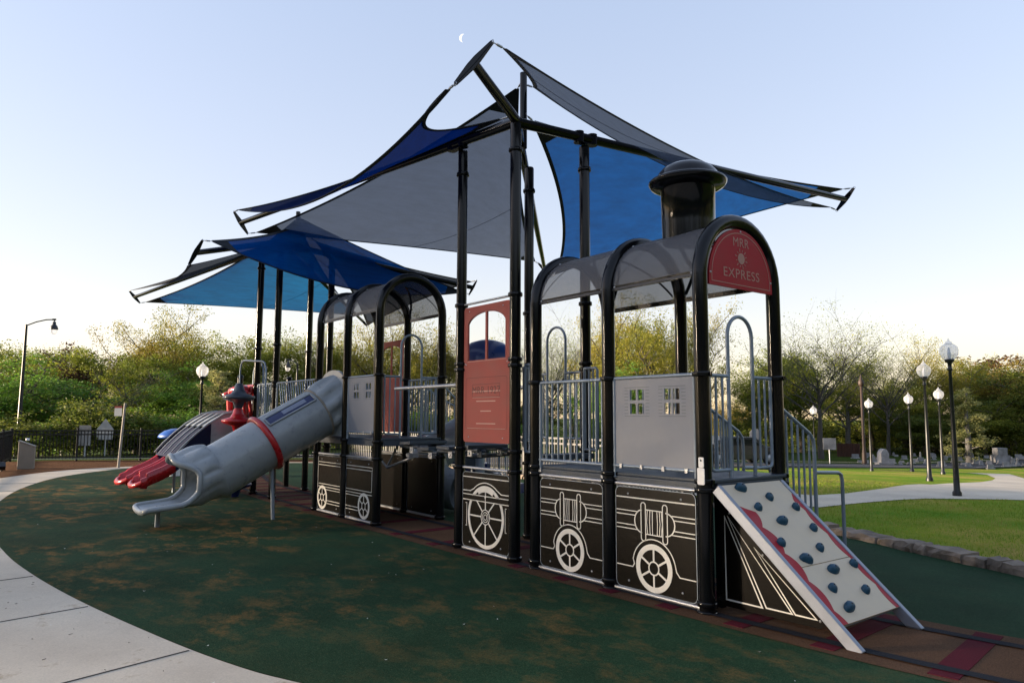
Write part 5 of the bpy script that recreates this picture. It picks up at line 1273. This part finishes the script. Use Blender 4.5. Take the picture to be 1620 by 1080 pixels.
tag(mz.build('grave_monument'), 'stepped pale monument rising above the headstones at far right', 'monument')
cf = MB(); P0, P1 = bearing(1440, 78), bearing(1720, 80)
def longfence(p0, p1, h, label, m):
    a, b = Vector(p0), Vector(p1); a.z, b.z = H(a.x, a.y), H(b.x, b.y); t = thing('cemetery_fence', label, 'fence', a); d = b-a; n = 14
    for k in range(n+1): q_ = a+d*k/n; MB().bar(m, q_, q_+Vector((0, 0, h)), .08, .08, (1, 0, 0)).build('post', t)
    mb = MB()
    for zz in (.1, h*.5, h): mb.bar(m, a+Vector((0, 0, zz)), b+Vector((0, 0, zz)), .05, .06)
    for k in range(150): q_ = a+d*k/150; mb.bar(m, q_, q_+Vector((0, 0, h)), .02, .02, (1, 0, 0))
    mb.build('wire_panel', t)
longfence(P0, P1, 1.9, 'dark wire fence behind the headstones at the right', fencem)
longfence(bearing(1318, 62), bearing(1352, 62), 1.0, 'short rust coloured fence section under the bare oak', rustf)

# ---- moon
x = CAM+(F*1145.45+RR*(733-810)+UU*(540-61)).normalized()*1200
mm = bpy.data.materials.new('moon_glow'); mm.use_nodes = True; e_ = mm.node_tree.nodes['Principled BSDF']; e_.inputs['Emission Color'].default_value = (1, .98, .93, 1); e_.inputs['Emission Strength'].default_value = .31; e_.inputs['Base Color'].default_value = (0, 0, 0, 1)  # bright crescent is emission over a black base colour
mb = MB(); rmoon = 6.2; P = [(-rmoon*math.cos(R(t)), rmoon*math.sin(R(t))) for t in range(-90, 91, 12)]+[(-rmoon*.45*math.cos(R(t)), rmoon*math.sin(R(t))) for t in range(78, -90, -12)]
u_ = RR.copy(); v_ = UU.copy(); mb.prism(mm, P, x, (RR*math.cos(-.15)+UU*math.sin(-.15)), (UU*math.cos(-.15)-RR*math.sin(-.15)), 1.5)
tag(mb.build('moon'), 'thin pale crescent moon in the daytime sky above the shade tower', 'moon')

# ---- trees
def tree_mesh(h, cw, seed, leaf_m, bark_m, n_leaf, leaf=.2, low=.15, kind='round', bare=0.0, gaps=.45, trunk=None):
    """returns (trunk mesh, crown mesh) for a tree of height h and crown width cw standing at the origin"""
    rnd = random.Random(seed); npr = np.random.RandomState(seed); mb = MB(); tips = []
    tr = trunk or h*.022+.04
    def branch(p, d, L, r, lev):
        pts = [p]; q = p.copy(); dd = d.copy(); n = 5
        for k in range(n):
            dd = (dd+Vector((rnd.gauss(0, .13), rnd.gauss(0, .13), rnd.gauss(.05, .08)))).normalized(); q = q+dd*L/n; pts.append(q.copy())
            if lev >= 1 and k >= 2: tips.append((q.copy(), lev))
        mb.tube(bark_m, pts, [r*(1-.8*i/n)*(.7 if bare > 0 else 1) for i in range(n+1)], 6 if lev < 2 else 4, caps=False)
        if lev < (3 if bare > 0 else 2):
            for k in range(rnd.randint(5, 7) if lev else 0):
                i = rnd.randint(2, n); b = pts[i]; a = rnd.uniform(0, 2*PI); el = rnd.uniform(.1, .9)
                nd = (dd*.6+Vector((math.cos(a), math.sin(a), el*.6))).normalized(); branch(b, nd, L*rnd.uniform(.45, .7), r*.42, lev+1)
    ht = h*(.92 if kind in ('cone', 'column') else .62)
    tp = [Vector((0, 0, -.3))]+[Vector((rnd.gauss(0, .03)*h*.2, rnd.gauss(0, .03)*h*.2, ht*k/7)) for k in range(1, 8)]
    mb.tube(bark_m, tp, [tr*(1.25-.95*k/7) for k in range(8)], 8)
    nb = 18 if bare > 0 else 11
    for k in range(nb):
        f = low+.05+(1-low-.15)*k/nb; zz = f*h
        if zz > ht: zz = ht*rnd.uniform(.6, 1)
        a = k*2.4+rnd.uniform(-.4, .4); i = min(6, int(zz/ht*7)); base = tp[i].lerp(tp[i+1], zz/ht*7-i)
        ex_ = {'round': math.sin(PI*min(1, max(.15, (f-low)/(1-low)*.8+.2)))**.6, 'cone': 1.05-(f-low)/(1-low)*.95, 'column': .75-.35*abs(f-.4)}[kind]
        L = cw/2*ex_*rnd.uniform(.75, 1.05); up = {'round': rnd.uniform(.25, 1.1), 'cone': .25, 'column': 1.3}[kind]
        branch(base, Vector((math.cos(a), math.sin(a), up)).normalized(), max(.6, L*(1+.3*up)), tr*.42, 1)
    trunk_me = mb
    # leaf clumps: around the branch tips plus clumps scattered on an uneven shell
    C_ = [np.array(t_[0]) for t_ in tips]
    nsh = int(60*(1-gaps)+22)
    for k in range(nsh):
        f = rnd.uniform(low, .98); a = rnd.uniform(0, 2*PI); s = (f-low)/(1-low)
        if kind == 'round' and rnd.random() < .35: f = rnd.uniform(low+.5*(1-low), .96); s = (f-low)/(1-low)
        rr = {'round': math.sin(PI*min(.97, max(.06, s*.86+.10)))**.55, 'cone': 1.02-s*.96, 'column': (.9-.5*abs(s-.35))*(1 if s < .9 else .5)}[kind]*cw/2*rnd.uniform(.45, .95)*(1+.18*math.sin(3*a+seed))
        C_.append(np.array((rr*math.cos(a), rr*math.sin(a), f*h)))
    C_ = np.array(C_); npick = npr.randint(0, len(C_), n_leaf); w_ = npr.uniform(.4, 1.3, len(C_))
    keep = npr.rand(len(C_)) > (bare if bare > 0 else 0); ok = keep[npick]; npick = npick[ok]
    sig = cw*.150*w_[npick][:, None]; dv = npr.normal(0, 1, (len(npick), 3)); dv /= np.linalg.norm(dv, axis=1)[:, None]
    pos = C_[npick]+dv*(npr.uniform(0, 1, (len(npick), 1))**.45)*sig*np.array([1, 1, .60]); pos = pos[pos[:, 2] > .1]
    n = len(pos); a = npr.normal(0, 1, (n, 3)); a /= np.linalg.norm(a, axis=1)[:, None]; b = np.cross(a, npr.normal(0, 1, (n, 3))); b /= np.linalg.norm(b, axis=1)[:, None]
    s_ = leaf*npr.uniform(.55, 1.25, (n, 1)); v = np.empty((n, 4, 3)); v[:, 0] = pos-a*s_*.5; v[:, 1] = pos+b*s_*.32; v[:, 2] = pos+a*s_*.5; v[:, 3] = pos-b*s_*.32
    me = bpy.data.meshes.new('crown'); me.vertices.add(n*4); me.vertices.foreach_set('co', v.reshape(-1)); me.loops.add(n*4); me.loops.foreach_set('vertex_index', np.arange(n*4, dtype=np.int32))
    me.polygons.add(n); me.polygons.foreach_set('loop_start', np.arange(0, n*4, 4, dtype=np.int32)); me.polygons.foreach_set('loop_total', np.full(n, 4, dtype=np.int32)); me.materials.append(leaf_m); me.update(); me.validate()
    return trunk_me, me
PROTO = {}
def proto(key, *a, **k):
    tm, cm = tree_mesh(*a, **k)
    t = bpy.data.meshes.new('trunk'); t.from_pydata([tuple(v) for v in tm.v], [], tm.f)
    for m in tm.mats: t.materials.append(m)
    t.polygons.foreach_set('use_smooth', tm.sm); t.update(); PROTO[key] = (t, cm, a[0], a[1])
proto('olive', 10, 7.5, 1, L_olive, bark, 30000, .155, low=.06, gaps=.2)
proto('olive2', 10, 8.5, 2, L_olive, barkg, 21000, .14, low=.15, gaps=.5)
proto('green', 10, 8, 3, L_green, bark, 26000, .18, low=.03, gaps=.1)
proto('dark', 10, 8, 4, L_dark, bark, 24000, .19, low=.03, gaps=.1)
proto('orange', 10, 8.5, 5, L_orange, bark, 24000, .155, low=.12, gaps=.3)
proto('yellow', 10, 9, 6, L_yellow, bark, 21000, .135, low=.22, gaps=.6)
proto('pale', 10, 4.2, 7, L_pale, barkg, 9000, .19, low=.06, kind='cone')
proto('palecol', 10, 3.6, 8, L_pale, barkg, 9000, .19, low=.04, kind='column')
proto('bare', 10, 11, 9, L_olive, barkd, 14000, .12, low=.25, bare=.25)
proto('thicket', 10, 12, 10, L_olive, barkd, 3500, .13, low=.05, bare=.4)
proto('rust', 10, 5.5, 12, L_rust, bark, 9000, .24, low=.3, gaps=.2)
proto('shrub', 3, 4.2, 13, L_dark, bark, 5000, .17, low=.0, gaps=.1, trunk=.05)
proto('shrubg', 3, 4.2, 14, L_green, bark, 5000, .17, low=.0, gaps=.1, trunk=.05)
PROTO_N = {'olive': 'dense olive green tree', 'olive2': 'loose olive tree', 'green': 'bright green tree', 'dark': 'dark green tree', 'orange': 'rusty orange tinted tree', 'yellow': 'open yellow green tree', 'pale': 'pale conical tree', 'palecol': 'pale narrow tree', 'bare': 'mostly bare grey branched tree', 'thicket': 'tangled grey twig thicket', 'rust': 'reddish brown round headed tree', 'shrub': 'dark low shrub', 'shrubg': 'fresh green low shrub'}
def plant(key, px, d, ytop, wpx, where, rot=None, cat='tree', grp=None, behind=False):
    x, y, z = bearing(px, d) if not behind else px
    tm, cm, h0, w0 = PROTO[key]; h = seen_top(px, d, ytop) if not behind else ytop; h = h/1.02
    wid = wpx/1145*d*.95 if not behind else wpx
    nm = {'tree': 'tree', 'shrub': 'shrub'}[cat]
    r = link(bpy.data.objects.new(nm, None)); r.location = (x, y, z); r.rotation_euler = (0, 0, rot if rot is not None else random.uniform(0, 6.28)); r.scale = (wid/w0, wid/w0, h/h0)
    a = link(bpy.data.objects.new('trunk', tm)); b = link(bpy.data.objects.new('crown', cm)); a.parent = r; b.parent = r
    tag(r, PROTO_N[key]+' '+where, cat, grp)
    return r
random.seed(5)
# left wood, behind the fence
LW_ = 'trees of the wood behind the left fence'
for key, px, d, yt, wp_ , wh in [
 ('olive', -60, 50, 560, 210, 'at the far left margin of the wood'), ('olive2', 15, 62, 556, 150, 'tall at the far left edge'), ('green', 28, 42, 588, 200, 'in front of the wood beside the tall drooping lamp'),
 ('olive', 85, 60, 553, 150, 'rising behind the bright green one near the tall lamp'), ('olive2', 112, 66, 582, 90, 'left of the reddish brown treetop'), ('rust', 134, 58, 548, 66, 'standing out against the sky left of the highest crown'),
 ('thicket', 150, 43, 612, 190, 'behind the two sign backs'), ('olive2', 190, 58, 594, 100, 'right of the reddish brown treetop'), ('yellow', 268, 60, 512, 150, 'with the highest crown of the left wood'),
 ('orange', 240, 56, 530, 110, 'left half of the highest crown group'), ('olive', 225, 52, 560, 150, 'under the highest crown of the left wood'), ('orange', 265, 64, 545, 120, 'glowing in the middle of the left wood'), ('green', 300, 50, 600, 160, 'low behind the left globe lamp'), ('olive', 340, 60, 546, 160, 'above the left globe lamp'),
 ('olive2', 385, 66, 548, 130, 'behind the hoop of the pod climber'), ('palecol', 352, 38, 590, 70, 'just right of the left globe lamp'), ('dark', 395, 48, 610, 160, 'low behind the red wavy panel'), ('olive', 440, 60, 548, 150, 'between the posts of the far shade tower'),
 ('olive2', 495, 62, 545, 150, 'behind the right posts of the far shade tower'), ('green', 470, 46, 640, 150, 'low behind the slatted bridge'), ('yellow', 540, 60, 540, 130, 'behind the arches of the passenger car'), ('olive', 575, 64, 560, 140, 'behind the grey window panel of the passenger car'),
 ('yellow', 600, 56, 520, 120, 'filling the far arch of the passenger car'), ('yellow', 655, 54, 520, 130, 'above the silver hand bars'), ('orange', 705, 56, 532, 110, 'left of the brick red door panel'), ('green', 640, 44, 650, 200, 'low under the passenger car deck'),
 ('olive2', 745, 62, 560, 100, 'hidden mostly by the brick red door panel'), ('green', 760, 46, 668, 200, 'low beneath the brick red door panel'), ('bare', 872, 58, 545, 130, 'seen through the railing behind the locomotive'), ('bare', 905, 66, 570, 110, 'second behind the locomotive railing, right of its twin'),
 ('dark', 840, 60, 640, 150, 'low behind the tall posts'), ('yellow', 965, 52, 498, 120, 'framed by the locomotive side arch'), ('yellow', 1030, 50, 505, 150, 'above the grey window panel of the locomotive'), ('yellow', 1095, 54, 500, 130, 'behind the front post of the locomotive'),
 ('olive', 1000, 58, 512, 120, 'filling the middle of the view through the locomotive side'), ('green', 985, 46, 600, 150, 'low behind the grey window panel of the locomotive'), ('orange', 1150, 80, 636, 90, 'low and distant seen through the front hoop'), ('green', 905, 48, 690, 120, 'very low behind the locomotive railing')]:
    plant(key, px, d, yt, wp_, wh, grp=LW_)
RW_ = 'trees of the wood beyond the cemetery'
for key, px, d, yt, wp_, wh in [
 ('dark', 1195, 66, 592, 80, 'dark and pointed just left of the front right post'), ('olive', 1215, 70, 575, 110, 'directly behind the front right post'), ('olive', 1262, 72, 562, 120, 'left of the bare oak'), ('bare', 1292, 58, 546, 170, 'largest of the bare crowns, over the stair handrail'),
 ('olive2', 1335, 70, 575, 130, 'right of the large bare crown'), ('bare', 1398, 66, 572, 110, 'behind the thin brown pole lamp'), ('olive', 1372, 76, 612, 130, 'low behind the thin brown pole lamp'), ('olive', 1425, 72, 622, 130, 'low left of the second tallest lamp'),
 ('yellow', 1472, 74, 562, 100, 'between the two tallest globe lamps'), ('olive2', 1440, 82, 600, 100, 'behind the small lamp on the lawn'), ('dark', 1455, 68, 655, 120, 'very low behind the lamps'), ('pale', 1522, 58, 612, 62, 'right of the tallest globe lamp'), ('olive2', 1527, 78, 578, 80, 'rising above the pale conical one'),
 ('orange', 1560, 80, 590, 120, 'right of the pale conical one'), ('dark', 1590, 74, 625, 150, 'low at the right edge'), ('rust', 1572, 90, 562, 130, 'with the highest dark crown at the right'), ('orange', 1610, 76, 572, 120, 'at the right edge under the high dark crown'),
 ('dark', 1650, 70, 580, 150, 'cut by the right edge of the view'), ('olive', 1545, 70, 640, 120, 'low beside the stepped monument')]:
    plant(key, px, d, yt, wp_, wh, grp=RW_)
for k in range(30):
    px = -40+k*27+random.uniform(-8, 8); d = random.uniform(33, 42); plant('shrub' if k % 3 else 'shrubg', px, d, 668+random.uniform(-10, 14) if px < 850 else 705, random.uniform(90, 140), 'in the undergrowth behind the picket fence', cat='shrub', grp='undergrowth shrubs behind the picket fence '+('dark' if k % 3 else 'green'))
for k in range(18):
    px = 1180+k*27+random.uniform(-8, 8); d = random.uniform(76, 84); plant('shrub', px, d, 680+random.uniform(-12, 10), random.uniform(60, 110), 'in the undergrowth behind the headstones', cat='shrub', grp='undergrowth shrubs behind the headstones')
# unseen tree belt added behind the viewpoint to shade the playground and darken reflections
random.seed(21)
for k in range(40):
    a = YAW+PI/2+R(70)+R(228)*k/39; d = random.uniform(30, 42); key = random.choice(['olive', 'dark', 'green', 'olive2'])
    x, y = CAM.x+math.cos(a)*d, CAM.y+math.sin(a)*d
    plant(key, (x, y, H(x, y)), 0, random.uniform(10, 13), random.uniform(9, 12), 'in the added belt behind the viewpoint, out of view', grp='unseen trees added behind the viewpoint for shade', behind=True)

# ---- ground litter and grass
rs_ = np.random.RandomState(3)
def flecks():
    mb = MB()
    for k in range(70):
        x, y = rs_.uniform(-9, 2.5), rs_.uniform(-4.6, -.4); s = rs_.uniform(.006, .016); a = rs_.uniform(0, 6.28); z = .0125
        m = [whitelite, wood, bark, L_yellow][rs_.randint(0, 4)] if k > 14 else whitelite
        mb.add([(x+s*math.cos(a+t)*(1 if i % 2 else .5), y+s*math.sin(a+t)*(1 if i % 2 else .5), z+.004*(i % 2)) for i, t in enumerate((0, 1.5, 3, 4.6))], [(0, 1, 2, 3)], m)
    for k in range(60):
        x, y = rs_.uniform(-5, 0), rs_.uniform(-6.5, -3.3); s = rs_.uniform(.01, .03); a = rs_.uniform(0, 3.14)
        mb.bar(bark, (x, y, .012), (x+s*math.cos(a), y+s*math.sin(a), .012), .003, .003)
    o = mb.build('fallen_litter'); tag(o, 'scattered leaf scraps and twigs on the rubber and pavement', 'litter', kind='stuff')
flecks()
def grass(n=60000):
    P = [];
    x = rs_.uniform(-12, 12, n*2); y = rs_.uniform(2.5, 13.5, n*2)
    wl_ = np.array([tuple(q) for q in wallline]); wl_ = wl_[np.argsort(wl_[:, 0])]
    wy = np.interp(x, wl_[:, 0], wl_[:, 1])+.26
    ok = (y > wy)
    # keep off the path
    poly = np.array(pathpoly); ins = np.zeros(len(x), bool); j = len(poly)-1
    for i in range(len(poly)):
        c = ((poly[i, 1] > y) != (poly[j, 1] > y)) & (x < (poly[j, 0]-poly[i, 0])*(y-poly[i, 1])/(poly[j, 1]-poly[i, 1]+1e-9)+poly[i, 0]); ins ^= c; j = i
    ok &= ~ins; x = x[ok]; y = y[ok]; z = np.array([H(a, b) for a, b in zip(x, y)])+.003; n = len(x)
    a = rs_.uniform(0, 6.28, n); hgt = rs_.uniform(.018, .05, n); wd = .005; le = rs_.normal(0, .015, (n, 2)); v = np.empty((n, 3, 3))
    v[:, 0] = np.c_[x-wd*np.cos(a), y-wd*np.sin(a), z]; v[:, 1] = np.c_[x+wd*np.cos(a), y+wd*np.sin(a), z]; v[:, 2] = np.c_[x+le[:, 0], y+le[:, 1], z+hgt]
    me = bpy.data.meshes.new('grass_blades'); me.vertices.add(n*3); me.vertices.foreach_set('co', v.reshape(-1)); me.loops.add(n*3); me.loops.foreach_set('vertex_index', np.arange(n*3, dtype=np.int32))
    me.polygons.add(n); me.polygons.foreach_set('loop_start', np.arange(0, n*3, 3, dtype=np.int32)); me.polygons.foreach_set('loop_total', np.full(n, 3, dtype=np.int32)); me.materials.append(L_grass); me.update()
    tag(link(bpy.data.objects.new('grass_blades', me)), 'short spring grass blades on the near lawn behind the stone edging', 'grass', kind='stuff')
L_grass = leafmat('lawn_blades', (.12,.23,.014),(.23,.33,.025),(.42,.34,.10))
grass()
